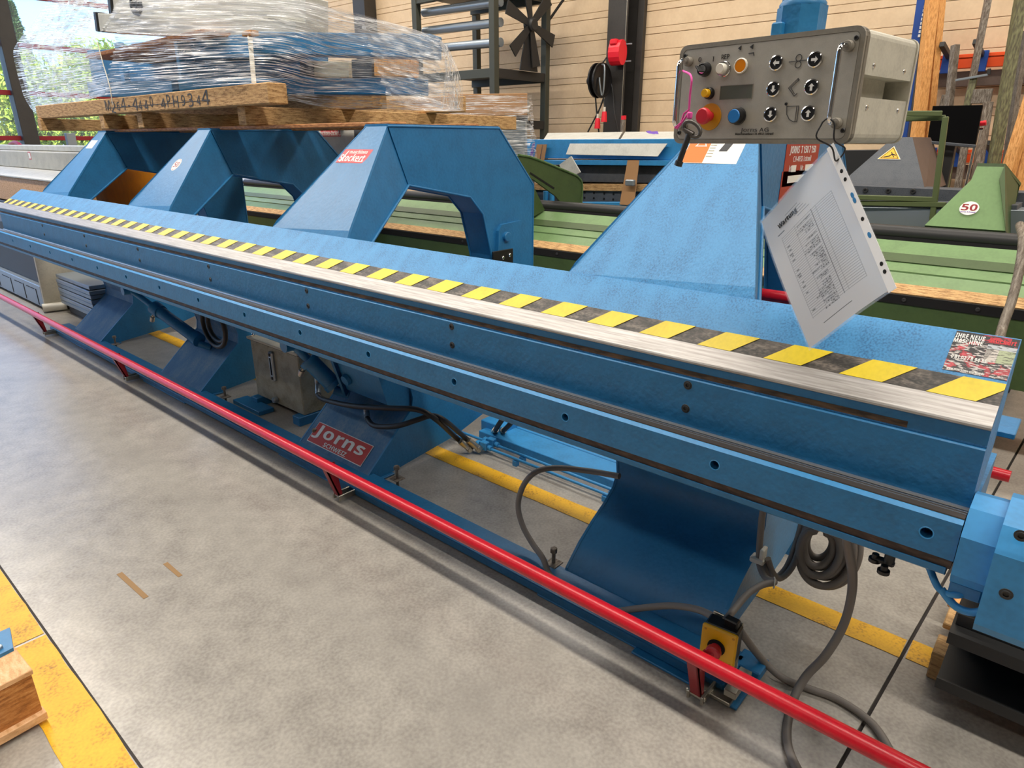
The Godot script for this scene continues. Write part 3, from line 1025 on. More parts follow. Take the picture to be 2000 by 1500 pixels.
func slope_frame(xc: float, s: float, dx: float) -> Transform3D:
	# a point on the sloping front plate: s = share of the way up, dx off the middle
	var a := Vector3(xc, 1.29, -1.862)
	var b := Vector3(xc, 1.79, -2.33)
	var up := (b - a).normalized()
	var n := Vector3(1, 0, 0).cross(up)
	return Transform3D(Basis(Vector3(1, 0, 0), up, n), a.lerp(b, s) + Vector3(dx, 0, 0) + n * 0.0012)

func decal(parent: Node, called: String, t: Transform3D, w: float, h: float, m: String, slant := 0.0, label := "") -> MeshInstance3D:
	var st := mb()
	prism(st, [[-w / 2 - slant, -h / 2], [w / 2 - slant, -h / 2], [w / 2 + slant, h / 2], [-w / 2 + slant, h / 2]], -0.0008, 0.0004, t)
	return part(parent, called, st, m, label)

func decals(f: Node3D, xc: float, k: int, pd: Node3D) -> void:
	if k == 2:
		var t := slope_frame(xc, 0.71, -0.018)
		var d := decal(f, "maker_sticker", t, 0.235, 0.09, "label_red", 0.006, "red and white maker sticker")
		letters(f, "sticker_lettering", "maschinen", 0.022, Transform3D(t.basis, t * Vector3(0.018, 0.026, 0.001)), "ink_white", true, 0.95)
		letters(f, "sticker_lettering", "Stockert", 0.045, Transform3D(t.basis, t * Vector3(-0.008, -0.014, 0.001)), "ink_white", true, 0.85)
		var st := mb()
		prism(st, [[0.03, -0.036], [0.095, -0.036], [0.095, -0.032], [0.03, -0.032]], 0.0004, 0.001, t)
		prism(st, [[-0.1, -0.038], [-0.09, -0.038], [-0.066, 0.034], [-0.076, 0.034]], 0.0004, 0.001, t)
		part(f, "sticker_bar", st, "ink_white")
		# maker's plate on the pedestal
		var a := Vector3(xc, 0.03, -1.85)
		var b := Vector3(xc, 0.335, -2.195)
		var up := (b - a).normalized()
		var n := Vector3(1, 0, 0).cross(up)
		var tt := Transform3D(Basis(Vector3(1, 0, 0), up, n), a + up * 0.119 + n * 0.0035 + Vector3(-0.017, 0, 0))
		st = mb()
		prism(st, [[-0.257, -0.066], [0.257, -0.066], [0.257, 0.066], [-0.257, 0.066]], -0.002, 0.0, tt)
		part(f, "name_plate", st, "ink_silver", "silver-edged red name plate")
		st = mb()
		prism(st, [[-0.253, -0.062], [0.253, -0.062], [0.253, 0.062], [-0.253, 0.062]], -0.001, 0.0008, tt)
		part(f, "name_plate_field", st, "plate_red")
		letters(f, "plate_lettering", "Jorns", 0.07, Transform3D(tt.basis, tt * Vector3(0.0, 0.018, 0.0015)), "ink_silver", true, 1.9, 0.002)
		letters(f, "plate_lettering", "SCHWEIZ", 0.026, Transform3D(tt.basis, tt * Vector3(0.0, -0.044, 0.0015)), "ink_silver", true, 1.4, 0.002)
	elif k == 1 or k == 0:
		var t := slope_frame(xc, 0.548 if k == 1 else 0.8, -0.033 if k == 1 else -0.02)
		if k == 1:
			var st := mb()
			lathe(st, [[0.0, 0.0006], [0.052, 0.0006], [0.052, 0.0]], t, 28)
			part(f, "round_sticker", st, "label_white", "round white anniversary sticker")
			letters(f, "sticker_lettering", "50", 0.046, Transform3D(t.basis, t * Vector3(0, 0, 0.001)), "red_dark", true, 1.0)
			st = mb()
			for q in 24:
				var a := TAU * q / 24
				var b := TAU * (q + 0.6) / 24
				prism(st, [[cos(a) * 0.043, sin(a) * 0.043], [cos(b) * 0.043, sin(b) * 0.043], [cos(b) * 0.048, sin(b) * 0.048], [cos(a) * 0.048, sin(a) * 0.048]], 0.0006, 0.0009, t)
			part(f, "sticker_ring", st, "red_dark")
		else:
			decal(f, "maker_sticker", t, 0.15, 0.09, "label_white", 0.0, "faded white sticker")
	else:
		# safety label on the slope and red type plates on the flank
		var t := slope_frame(xc, 0.807, -0.013)
		decal(f, "safety_label", t, 0.2, 0.125, "label_white", 0.0, "white and orange safety label")
		decal(f, "orange_field", Transform3D(t.basis, t * Vector3(-0.0595, 0, 0.0006)), 0.078, 0.121, "orange_label")
		var st := mb()
		for tr in [[0.022, 0.0008, "label_white"], [0.015, 0.0013, "orange_label"]]:
			st = mb()
			var r: float = tr[0]
			prism(st, [[-r, -r * 0.6], [r, -r * 0.6], [0, r * 1.1]], 0.0, tr[1], Transform3D(t.basis, t * Vector3(-0.052, 0.022, 0.0008)))
			part(f, "warning_triangle", st, tr[2])
		st = mb()
		prism(st, [[-0.022, -0.028], [0.006, -0.028], [0.022, 0.03], [-0.004, 0.03]], 0.0, 0.001, Transform3D(t.basis, t * Vector3(0.042, 0.018, 0.0006)))
		part(f, "label_picture", st, "ink_grey")
		st = mb()
		for q in 6:
			prism(st, [[-0.012, -0.034 + q * 0.012], [0.008, -0.034 + q * 0.012], [0.008, -0.031 + q * 0.012], [-0.012, -0.031 + q * 0.012]], 0.0, 0.0008, Transform3D(t.basis, t * Vector3(-0.005, 0, 0.0006)))
		part(f, "label_print", st, "cream_paint")
		# red type plates on the side plate
		var xs := xc + 0.09 + 0.0075
		var bs := Basis(Vector3(0, 0, -1), Vector3(0, 1, 0), Vector3(1, 0, 0))
		var p0: Vector3 = Vector3(-0.940, 1.633, -2.778)
		var p1: Vector3 = Vector3(-0.940, 1.538, -2.767)
		var d := 0
		for q in [p0, p1]:
			var tq := Transform3D(bs, Vector3(xs, q.y, q.z))
			decal(f, "type_plate", tq, 0.36, 0.15, "plate_red", 0.0, "red type plate with white fields")
			if d == 0:
				letters(f, "type_plate_lettering", "JORNS  T 150 7 150", 0.026, Transform3D(bs, tq * Vector3(0, 0.055, 0.001)), "ink_white", true, 0.9)
				letters(f, "type_plate_lettering", "CH-4932 Lotzwil", 0.020, Transform3D(bs, tq * Vector3(0, 0.022, 0.001)), "ink_white", false, 1.0)
				letters(f, "type_plate_lettering", "kN           Nr.", 0.022, Transform3D(bs, tq * Vector3(-0.05, -0.012, 0.001)), "ink_white", false, 1.0)
				for rr in [[-0.08, -0.012, 0.05, 0.024], [0.09, -0.012, 0.09, 0.024], [0.0, -0.05, 0.26, 0.026]]:
					decal(f, "type_plate_field", Transform3D(bs, tq * Vector3(rr[0], rr[1], 0.0006)), rr[2], rr[3], "label_white")
			d += 1

func slope_label(cb: Node3D) -> void:
	# printed label: dark, with torn white and red brush marks
	var up := Vector3(0, 0.7275, -1).normalized()
	var n := Vector3(1, 0, 0).cross(up)
	var x0 := -0.2105
	var x1 := -0.0865
	var c := Vector3((x0 + x1) / 2, slope_y(-1.81), -1.81)
	var t := Transform3D(Basis(Vector3(1, 0, 0), up, n), c + n * 0.0009)
	var w := x1 - x0
	var h := 0.122
	var st := mb()
	var pts := []
	for i in 2:
		var rowp := []
		for j in 2:
			rowp.append(t * Vector3((i - 0.5) * w, (j - 0.5) * h, 0))
		pts.append(rowp)
	sheet(st, pts, 1.0, 1.0, false)
	var im := Image.create(256, 256, false, Image.FORMAT_RGBA8)
	var nz := FastNoiseLite.new()
	nz.seed = 5
	nz.frequency = 0.05
	var nz2 := FastNoiseLite.new()
	nz2.seed = 8
	nz2.frequency = 0.012
	for y in 256:
		for x in 256:
			var a := nz.get_noise_2d(x * 0.35, y * 1.6)
			var b := nz2.get_noise_2d(x, y * 1.3)
			var col := Color(0.13, 0.12, 0.13)
			var v01 := 1.0 - y / 255.0
			if v01 < 0.80:
				if a > 0.12:
					col = Color(0.78, 0.75, 0.73)
				if b > 0.05 and a < 0.2 and (x < 110 or v01 < 0.35):
					col = Color(0.62, 0.13, 0.18)
				if b > 0.25 and a < -0.1:
					col = Color(0.82, 0.3, 0.34)
			if x > 140 and v01 > 0.36 and v01 < 0.78:
				var road := absf(x - 170.0 - (v01 - 0.4) * 40.0) < 34.0 * (0.95 - v01)
				col = Color(0.80, 0.77, 0.74) if road else (Color(0.66, 0.70, 0.56) if x > 190 else Color(0.6, 0.58, 0.55))
				if v01 > 0.68:
					col = Color(0.72, 0.74, 0.76)
				if a > 0.2:
					col = col.darkened(0.45)
			if v01 > 0.82 and x > 110 and x < 225 and a > -0.05:
				col = Color(0.70, 0.12, 0.2)
			im.set_pixel(x, 255 - y, col)
	# texture rows run from the bottom of the label
	im.flip_y()
	var m := StandardMaterial3D.new()
	m.albedo_texture = ImageTexture.create_from_image(im)
	m.roughness = 0.35
	m.uv1_scale = Vector3(1, -1, 1)
	M["print_label"] = m
	part(cb, "printed_label", st, "print_label", "printed label with road picture and white lettering")
	letters(cb, "label_lettering", "IHRE NEUE", 0.0135, Transform3D(t.basis, t * Vector3(-0.0315, 0.047, 0.0004)), "ink_white", true, 0.62)
	letters(cb, "label_lettering", "MASCHINE", 0.0135, Transform3D(t.basis, t * Vector3(-0.0325, 0.0315, 0.0004)), "ink_white", true, 0.62)
	letters(cb, "label_lettering", "0 81 02 / 8 94-85", 0.011, Transform3D(t.basis, t * Vector3(-0.020, -0.018, 0.0004)), "ink_white", true, 0.62)
	letters(cb, "label_lettering", "www.maschinen-stockert.de", 0.0065, Transform3D(t.basis, t * Vector3(-0.018, -0.055, 0.0004)), "ink_white", true, 0.6)
	letters(cb, "label_lettering", "Stockert", 0.0145, Transform3D(t.basis, t * Vector3(0.032, 0.047, 0.0004)), "label_red", true, 0.65)

# ---------------------------------------------------------------- foot rail, hydraulics, cables
func machine_fittings() -> void:
	var st: SurfaceTool
	# red foot rail in front of the machine
	var t := thing("foot_rail", "long red tubular foot rail running along the front of the blue machine", "rail", Vector3(-4.0, 0, -1.6))
	st = mb()
	tube(st, [Vector3(-9.6, 0.245, -1.585), Vector3(-5, 0.245, -1.585), Vector3(0.9, 0.245, -1.585)], 0.025, 24)
	part(t, "rail_tube", st, "red_paint")
	for x in [-0.655, -2.615, -5.33, -7.25]:
		st = mb()
		var a := Vector3(x, 0.235, -1.595)
		var b := Vector3(x, 0.035, -1.662)
		plate(st, [a + Vector3(-0.018, 0, 0.012), a + Vector3(0.018, 0, 0.012), b + Vector3(0.018, 0, 0.01), b + Vector3(-0.018, 0, 0.01)], 0.008)
		plate(st, [a + Vector3(0.018, 0, 0.012), a + Vector3(0.018, 0, -0.05), b + Vector3(0.018, 0, -0.012), b + Vector3(0.018, 0, 0.01)], 0.006)
		part(t, "pedal_arm", st, "red_dark")
		st = mb()
		for s in [-1.0, 1.0]:
			span(st, Vector3(x + s * 0.024 - 0.005, 0.014, -1.80), Vector3(x + s * 0.024 + 0.005, 0.046, -1.645), 0.002)
		tube(st, [Vector3(x - 0.034, 0.035, -1.658), Vector3(x + 0.034, 0.035, -1.658)], 0.009, 8)
		part(t, "hinge_fork", st, "zinc")
	# emergency stop box on the near pedal arm
	t = thing("emergency_stop", "yellow and black emergency stop box with red knob behind the red rail", "switch", Vector3(-0.63, 0.012, -1.75))
	var c := Vector3(-0.622, 0.222, -1.705)
	var bs := Basis(Vector3.UP, 0.10)
	st = mb()
	box(st, c + bs * Vector3(0, 0, -0.038), Vector3(0.106, 0.118, 0.06), 0.006, bs)
	part(t, "housing", st, "black_plastic")
	st = mb()
	box(st, c, Vector3(0.112, 0.124, 0.016), 0.007, bs)
	part(t, "cover", st, "yellow_plastic")
	for sx in [-1.0, 1.0]:
		for sy in [-1.0, 1.0]:
			st = mb()
			lathe(st, [[0.0, 0.001], [0.0028, 0.001], [0.004, 0.0003], [0.0045, 0.0]], frame_z(c + bs * Vector3(sx * 0.044, sy * 0.05, 0.0082), bs.z), 12)
			part(t, "cover_screw", st, "ochre")
	st = mb()
	lathe(st, [[0.0, 0.046], [0.020, 0.046], [0.024, 0.042], [0.024, 0.028], [0.017, 0.02], [0.017, 0.008]], frame_z(c + bs * Vector3(-0.004, -0.004, 0), bs.z), 22)
	tube(st, [c + bs * Vector3(-0.004, -0.004, 0.04), c + bs * Vector3(-0.022, -0.028, 0.075)], 0.009, 10)
	part(t, "knob", st, "red_plastic")
	st = mb()
	lathe(st, [[0.028, 0.0085], [0.028, 0.012], [0.017, 0.012]], frame_z(c + bs * Vector3(-0.004, -0.004, 0), bs.z), 22)
	part(t, "collar", st, "hole_black")
	st = mb()
	span(st, Vector3(-0.70, 0.012, -1.80), Vector3(-0.56, 0.026, -1.70), 0.002)
	span(st, Vector3(-0.68, 0.02, -1.785), Vector3(-0.58, 0.28, -1.777), 0.002)
	span(st, Vector3(-0.585, 0.05, -1.83), Vector3(-0.545, 0.075, -1.70), 0.002)
	part(t, "mounting_bracket", st, "zinc")
	st = mb()
	box(st, Vector3(-0.605, 0.29, -1.75), Vector3(0.045, 0.03, 0.03), 0.004)
	part(t, "cable_gland", st, "black_plastic")

	# hydraulic tank
	t = thing("hydraulic_tank", "beige hydraulic oil tank with level gauge between the blue pedestals", "tank", Vector3(-3.89, 0.0, -2.3))
	st = mb()
	span(st, Vector3(-4.18, 0.06, -2.52), Vector3(-3.6, 0.47, -2.095), 0.006)
	part(t, "body", st, "tank_grey")
	st = mb()
	span(st, Vector3(-4.20, 0.466, -2.54), Vector3(-3.585, 0.482, -2.08), 0.003)
	part(t, "lid", st, "cream_paint")
	st = mb()
	span(st, Vector3(-4.19, 0.462, -2.53), Vector3(-3.592, 0.467, -2.086), 0)
	part(t, "gasket", st, "hole_black")
	for q in [[-4.16, -2.11], [-3.62, -2.105], [-4.16, -2.5]]:
		st = mb()
		lathe(st, [[0.0, 0.026], [0.007, 0.026], [0.01, 0.018], [0.006, 0.012], [0.014, 0.01], [0.014, 0.0]], Transform3D(Basis(Vector3(1, 0, 0), Vector3(0, 0, -1), Vector3(0, 1, 0)), Vector3(q[0], 0.482, q[1])), 12)
		part(t, "lid_bolt", st, "chrome")
	st = mb()
	lathe(st, [[0.0, 0.05], [0.055, 0.05], [0.06, 0.04], [0.06, 0.0]], Transform3D(Basis(Vector3(1, 0, 0), Vector3(0, 0, -1), Vector3(0, 1, 0)), Vector3(-3.76, 0.482, -2.2)), 24)
	lathe(st, [[0.0, 0.07], [0.07, 0.07], [0.075, 0.06], [0.075, 0.0]], Transform3D(Basis(Vector3(1, 0, 0), Vector3(0, 0, -1), Vector3(0, 1, 0)), Vector3(-3.96, 0.482, -2.26)), 24)
	part(t, "filler_cap", st, "tank_grey")
	st = mb()
	var g0: Vector3 = Vector3(-3.910, 0.330, -2.090)
	box(st, g0, Vector3(0.05, 0.20, 0.03), 0.008)
	var gg := part(t, "level_gauge", st, "galvanised")
	st = mb()
	box(st, g0 + Vector3(0, 0, 0.014), Vector3(0.016, 0.12, 0.006), 0.002)
	part(gg, "sight_glass", st, "screen_black")
	for s in [-1.0, 1.0]:
		st = mb()
		lathe(st, [[0.0, 0.006], [0.009, 0.006], [0.012, 0.003], [0.012, 0.0]], frame_z(g0 + Vector3(0, s * 0.08, 0.015), Vector3(0, 0, 1)), 12)
		part(gg, "gauge_screw", st, "black_steel")
	st = mb()
	lathe(st, [[0.0, 0.03], [0.016, 0.03], [0.02, 0.022], [0.02, 0.0]], frame_z(Vector3(-3.913, 0.095, -2.090), Vector3(0, 0, 1)), 16)
	part(t, "drain_plug", st, "galvanised")
	st = mb()
	for x in [-4.15, -3.63]:
		st = mb()
		span(st, Vector3(x - 0.04, 0.0, -2.55), Vector3(x + 0.04, 0.06, -2.05), 0.003)
		part(t, "support_rail", st, "blue")
	st = mb()
	span(st, Vector3(-4.3, 0.0, -2.08), Vector3(-3.95, 0.03, -1.97), 0.003)
	part(t, "tie_plate", st, "blue")

	# hydraulic cylinders of the bending beam
	cylinder("blue hydraulic cylinder slanting between the two far pedestals", Vector3(-5.655, 0.620, -1.920), Vector3(-4.902, 0.325, -2.060), 0.045)
	cylinder("blue hydraulic cylinder beside the beige oil tank", Vector3(-3.334, 0.633, -1.920), Vector3(-3.178, 0.383, -2.060), 0.05)
	cylinder_bracket()

	# hoses
	var hoses := [
		["black hydraulic hose arching over the red name plate, upper of two", [Vector3(-3.330, 0.349, -2.050), Vector3(-3.255, 0.317, -2.000), Vector3(-3.142, 0.320, -1.980), Vector3(-2.856, 0.367, -1.960), Vector3(-2.570, 0.425, -1.980), Vector3(-2.396, 0.451, -2.020), Vector3(-2.332, 0.400, -2.080), Vector3(-2.537, 0.140, -2.394), Vector3(-2.507, 0.050, -2.473)], 0.0145],
		["black hydraulic hose arching over the red name plate, lower of two", [Vector3(-2.908, 0.276, -2.080), Vector3(-2.833, 0.275, -2.030), Vector3(-2.727, 0.273, -2.000), Vector3(-2.542, 0.326, -2.000), Vector3(-2.424, 0.381, -2.040), Vector3(-2.373, 0.399, -2.100), Vector3(-2.336, 0.356, -2.160), Vector3(-2.514, 0.120, -2.453), Vector3(-2.467, 0.050, -2.508)], 0.0145],
		["short black hose rising behind the bending beam, left of the pair", [Vector3(-2.513, 0.060, -2.717), Vector3(-2.368, 0.191, -2.600), Vector3(-2.220, 0.336, -2.500), Vector3(-2.096, 0.472, -2.400)], 0.015],
		["short black hose rising behind the bending beam, right of the pair", [Vector3(-2.478, 0.060, -2.748), Vector3(-2.290, 0.207, -2.600), Vector3(-2.147, 0.341, -2.500), Vector3(-2.027, 0.476, -2.400)], 0.015]]
	for h in hoses:
		var pts: Array = h[1]
		t = thing("hydraulic_hose", h[0], "hose", Vector3(pts[-1].x, 0, pts[-1].z), "black hydraulic hoses")
		st = mb()
		tube(st, smooth_path(pts, 6), h[2], 10)
		part(t, "hose", st, "rubber")
		st = mb()
		var e: Vector3 = pts[pts.size() - 1] if h[1][0].y > 0.1 else pts[0]
		var pr: Vector3 = pts[pts.size() - 2] if h[1][0].y > 0.1 else pts[1]
		var dd := (pr - e).normalized()
		tube(st, [e - dd * 0.02, e + dd * 0.06], 0.019, 12)
		tube(st, [e - dd * 0.035, e - dd * 0.01], 0.023, 6)
		part(t, "fitting", st, "zinc")
		if h[1][0].y > 0.1:
			st = mb()
			tube(st, [pts[0] + Vector3(0, 0.05, 0), pts[0], pts[0].lerp(pts[1], 0.9)], 0.017, 10)
			part(t, "elbow_fitting", st, "galvanised")
	# coiled black hoses behind the second pedestal
	for k in 2:
		var cc: Vector3 = Vector3(-4.343, 0.536, -1.980)
		t = thing("hydraulic_hose", "black hose loop hanging on the second pedestal, %s of two" % ("inner" if k == 0 else "outer"), "hose", Vector3(cc.x, 0.1, cc.z), "black hydraulic hoses")
		st = mb()
		var r := 0.11 + k * 0.028
		var pts2 := []
		for q in 15:
			var a := PI * (0.72 + 1.45 * q / 14.0)
			pts2.append(cc + Vector3(cos(a) * r * 1.35, sin(a) * r * (1.1) + 0.03, 0.02 * k + q * 0.003))
		tube(st, [pts2[0] + Vector3(0.0, 0.22, -0.03)] + pts2 + [pts2[14] + Vector3(0, 0.2, -0.05)], 0.016, 8)
		part(t, "hose", st, "rubber")

	# grey power cables
	var cables := [
		["grey cable bowing out left of the near pedestal", [Vector3(-1.267, 0.430, -2.120), Vector3(-1.418, 0.402, -2.120), Vector3(-1.551, 0.387, -2.080), Vector3(-1.616, 0.373, -2.020), Vector3(-1.658, 0.312, -1.980), Vector3(-1.667, 0.220, -1.950), Vector3(-1.617, 0.151, -1.920), Vector3(-1.534, 0.106, -1.890), Vector3(-1.454, 0.086, -1.860), Vector3(-1.405, 0.044, -1.840), Vector3(-1.327, 0.055, -1.800)], 0.0125],
		["grey cable running down the near pedestal's flank into the emergency stop box", [Vector3(-0.671, 0.541, -2.090), Vector3(-0.670, 0.470, -2.090), Vector3(-0.663, 0.358, -2.090), Vector3(-0.650, 0.305, -2.080), Vector3(-0.619, 0.282, -2.060), Vector3(-0.582, 0.292, -2.040), Vector3(-0.606, 0.292, -2.000), Vector3(-0.629, 0.283, -1.930), Vector3(-0.637, 0.266, -1.830), Vector3(-0.632, 0.278, -1.760)], 0.0115],
		["thick grey cable hanging from the near beam end to the floor", [Vector3(-0.345, 0.716, -1.780), Vector3(-0.336, 0.642, -1.820), Vector3(-0.326, 0.537, -1.880), Vector3(-0.325, 0.419, -1.930), Vector3(-0.335, 0.295, -1.950), Vector3(-0.364, 0.175, -1.940), Vector3(-0.403, 0.082, -1.920), Vector3(-0.414, 0.030, -1.866), Vector3(-0.397, 0.018, -1.761), Vector3(-0.362, 0.015, -1.672), Vector3(-0.306, 0.015, -1.606), Vector3(-0.238, 0.015, -1.561)], 0.0135],
		["grey cable lying in a curve on the floor right of the near pedestal", [Vector3(-0.608, 0.249, -1.800), Vector3(-0.575, 0.217, -1.800), Vector3(-0.544, 0.060, -1.920), Vector3(-0.473, 0.020, -1.930), Vector3(-0.394, 0.013, -1.949), Vector3(-0.302, 0.013, -1.964), Vector3(-0.203, 0.013, -1.937), Vector3(-0.137, 0.013, -1.871), Vector3(-0.083, 0.013, -1.782)], 0.0125],
		["grey cable lying along the foot of the near pedestal", [Vector3(-1.088, 0.026, -1.830), Vector3(-0.978, 0.095, -1.840), Vector3(-0.863, 0.160, -1.850), Vector3(-0.763, 0.204, -1.840), Vector3(-0.683, 0.239, -1.800), Vector3(-0.643, 0.264, -1.765)], 0.0125]]
	for h in cables:
		var pts: Array = h[1]
		ORG = Vector3(pts[-1].x, 0, pts[-1].z)
		st = mb()
		tube(st, smooth_path(pts, 7), h[2], 10)
		single("power_cable", h[0], "cable", ORG, st, "cable_grey", "grey power cables")
	# wound bundle hanging at the near pedestal
	for k in 8:
		var r := 0.05 + 0.0088 * k
		var cc: Vector3 = Vector3(-0.507, 0.346, -2.280) + Vector3(0.006 * (k - 3), -0.002 * k, 0.013 * ((k * 3) % 5 - 2))
		ORG = Vector3(cc.x, cc.y - 0.15, cc.z)
		var pts := []
		for q in 16:
			var a := PI * (0.62 + 1.76 * q / 15.0)
			pts.append(cc + Basis(Vector3.UP, 0.35) * Vector3(cos(a) * r * 0.85, sin(a) * r * 1.35, 0.0))
		st = mb()
		tube(st, smooth_path([pts[0] + Vector3(-0.03, 0.1, 0)] + pts + [pts[15] + Vector3(0.01, 0.12, 0)], 3), 0.0135, 8)
		single("coiled_cable", "turn of the grey cable coil behind the near pedestal, %s from the inside" % ["first", "second", "third", "fourth", "fifth", "sixth", "seventh", "eighth"][k], "cable", ORG, st, "cable_grey", "turns of the hanging cable coil")
	for k in 2:
		ORG = Vector3(-0.597, 0.200, -2.200)
		st = mb()
		tube(st, smooth_path([Vector3(-0.593, 0.447, -2.300), Vector3(-0.594, 0.347, -2.280), Vector3(-0.597, 0.256, -2.220), Vector3(-0.614, 0.229, -2.160), Vector3(-0.631, 0.265, -2.120), Vector3(-0.650, 0.327, -2.100)].map(func(q): return q + Vector3(0.02, 0.012, 0.01) * k), 6), 0.011, 8)
		single("control_cable", "grey control cable sagging behind the near pedestal, %s one" % ("front" if k == 0 else "rear"), "cable", ORG, st, "cable_grey", "sagging control cables")
	t = thing("cable_clamp", "white plastic cable clamp on the near pedestal edge", "clamp", Vector3(-0.663, 0.300, -2.100))
	st = mb()
	box(st, Vector3(-0.662, 0.323, -2.090), Vector3(0.05, 0.022, 0.04), 0.004)
	box(st, Vector3(-0.648, 0.355, -2.090), Vector3(0.014, 0.04, 0.04), 0.003)
	part(t, "clip", st, "white_plastic")
	# white tie
	ORG = Vector3(-0.581, 0.293, -2.035)
	st = mb()
	var ringp := []
	for q in 9:
		var a := TAU * q / 8
		ringp.append(ORG + Vector3(sin(a) * 0.008, cos(a) * 0.020, sin(a) * 0.016))
	tube(st, ringp, 0.002, 5)
	single("cable_tie", "small white tie round the grey cables", "cable tie", ORG, st, "white_plastic")
	# steel box and posts seen under the beam behind the coil
	t = thing("junction_box", "dark blue junction box behind the cable coil under the near beam end", "box", Vector3(-0.737, -0.079, -2.750))
	st = mb()
	var jb: Vector3 = Vector3(-0.776, 0.034, -2.750)
	box(st, jb, Vector3(0.16, 0.24, 0.12), 0.006)
	part(t, "body", st, "blue")
	st = mb()
	box(st, jb + Vector3(-0.03, 0.05, 0.063), Vector3(0.07, 0.09, 0.006), 0.003)
	part(t, "cover", st, "blue_light")
	st = mb()
	span(st, Vector3(jb.x - 0.04, 0.0, -2.79), Vector3(jb.x + 0.04, jb.y - 0.1, -2.71), 0.004)
	part(t, "stand", st, "black_steel")

	# flat blue duct and pipes on the floor behind
	t = thing("floor_duct", "flat bright blue cable duct on the floor behind the pedestals", "duct", Vector3(-2.1, 0, -2.8))
	st = mb()
	span(st, Vector3(-2.60, 0.0, -2.852), Vector3(-1.40, 0.058, -2.668), 0.003)
	part(t, "front_cover", st, "blue_light")
	st = mb()
	span(st, Vector3(-2.60, 0.0, -3.1), Vector3(-1.40, 0.058, -2.858), 0.003)
	part(t, "rear_cover", st, "blue_light")
	st = mb()
	span(st, Vector3(-2.64, 0.0, -2.98), Vector3(-2.46, 0.10, -2.73), 0.004)
	part(t, "end_box", st, "blue_light")
	for k in 2:
		t = thing("oil_pipe", "thin light blue oil pipe along the floor duct, %s one" % ("rear" if k == 0 else "front"), "pipe", Vector3(-1.9, 0.03, -2.6), "blue oil pipes")
		st = mb()
		var pz := -2.612 + 0.06 * k
		tube(st, [Vector3(-2.9, 0.04, pz), Vector3(-1.35, 0.04, pz)], 0.0085, 10)
		part(t, "pipe", st, "blue_light")
		st = mb()
		for q in 3:
			tube(st, [Vector3(-2.50 + q * 0.045, 0.045, pz), Vector3(-2.475 + q * 0.045, 0.045, pz)], 0.022 - q * 0.003, 6)
		box(st, Vector3(-2.44, 0.05, pz), Vector3(0.05, 0.05, 0.035), 0.004)
		part(t, "union", st, "blue_light")
		st = mb()
		for xx in [-2.2, -1.6]:
			span(st, Vector3(xx - 0.015, 0.0, pz - 0.014), Vector3(xx + 0.015, 0.032, pz + 0.014), 0.002)
		part(t, "pipe_saddle", st, "blue_light")
	# red rods behind
	ORG = Vector3(-0.8, 1.19, -2.3)
	st = mb()
	tube(st, [Vector3(-0.93, 1.215, -2.3), Vector3(-0.62, 1.215, -2.3)], 0.022, 14)
	var rd := single("red_rod", "short red bar behind the near arch, beside the hanging sheet", "bar", ORG, st, "red_paint")
	t = thing("rear_rail", "red tubular rail on the floor behind the near end of the machine", "rail", Vector3(-2, 0.0, -3.66))
	st = mb()
	tube(st, [Vector3(-2.3, 0.245, -3.66), Vector3(-0.07, 0.245, -3.62)], 0.028, 16)
	part(t, "rail_tube", st, "red_paint")
	st = mb()
	for xx in [-2.1, -0.3]:
		span(st, Vector3(xx - 0.01, 0, -3.66), Vector3(xx + 0.01, 0.235, -3.63), 0.002)
	part(t, "stay", st, "zinc")

func cylinder(label: String, a: Vector3, b: Vector3, r: float) -> void:
	var t := thing("hydraulic_cylinder", label, "cylinder", b, "hydraulic cylinders")
	var st := mb()
	var d := (b - a).normalized()
	tube(st, [a.lerp(b, 0.38), b], r, 18)
	part(t, "barrel", st, "blue")
	st = mb()
	tube(st, [a, a.lerp(b, 0.4)], r * 0.5, 14)
	part(t, "piston_rod", st, "blue")
	st = mb()
	tube(st, [a.lerp(b, 0.36), a.lerp(b, 0.46)], r * 1.18, 18)
	part(t, "gland", st, "blue")
	st = mb()
	tube(st, [a.lerp(b, 0.94), b + d * 0.01], r * 1.15, 18)
	part(t, "gland", st, "blue")
	st = mb()
	tube(st, [a + Vector3(0, 0, -0.05), a + Vector3(0, 0, 0.06)], r * 0.75, 14)
	part(t, "clevis", st, "blue")
	st = mb()
	var pp := a.lerp(b, 0.42) + Vector3(-0.03, -0.05, 0.04)
	tube(st, [a.lerp(b, 0.42), pp], 0.014, 8)
	tube(st, [pp, pp + Vector3(-0.02, -0.035, 0.0)], 0.018, 8)
	part(t, "oil_port", st, "zinc")
	st = mb()
	tube(st, [b + Vector3(0.0, -0.03, 0.0), b + Vector3(0.06, -0.06, -0.06)], r * 0.6, 8)
	part(t, "mount", st, "blue")

func cylinder_bracket() -> void:
	# dark box bracket standing on the slope of the third pedestal
	var t := thing("cylinder_bracket", "dark blue box bracket under the beam above the red name plate", "bracket", Vector3(-2.9, 0.3, -2.1))
	var st := mb()
	var xr := -2.66
	prism_x(st, [[-2.19, 0.335], [-2.04, 0.40], [-1.98, 0.62], [-2.2, 0.62]], -3.02, xr)
	part(t, "box_section", st, "blue")
	st = mb()
	plate(st, [Vector3(-3.08, 0.36, -2.1), Vector3(-3.02, 0.36, -2.03), Vector3(-3.02, 0.64, -1.95), Vector3(-3.08, 0.64, -2.0)], 0.012)
	part(t, "gusset", st, "blue")
	st = mb()
	lathe(st, [[0.0, 0.02], [0.03, 0.02], [0.035, 0.0]], frame_z(Vector3(-2.97, 0.48, -2.015), Vector3(0, -0.3, 1)), 16)
	part(t, "pin", st, "blue")

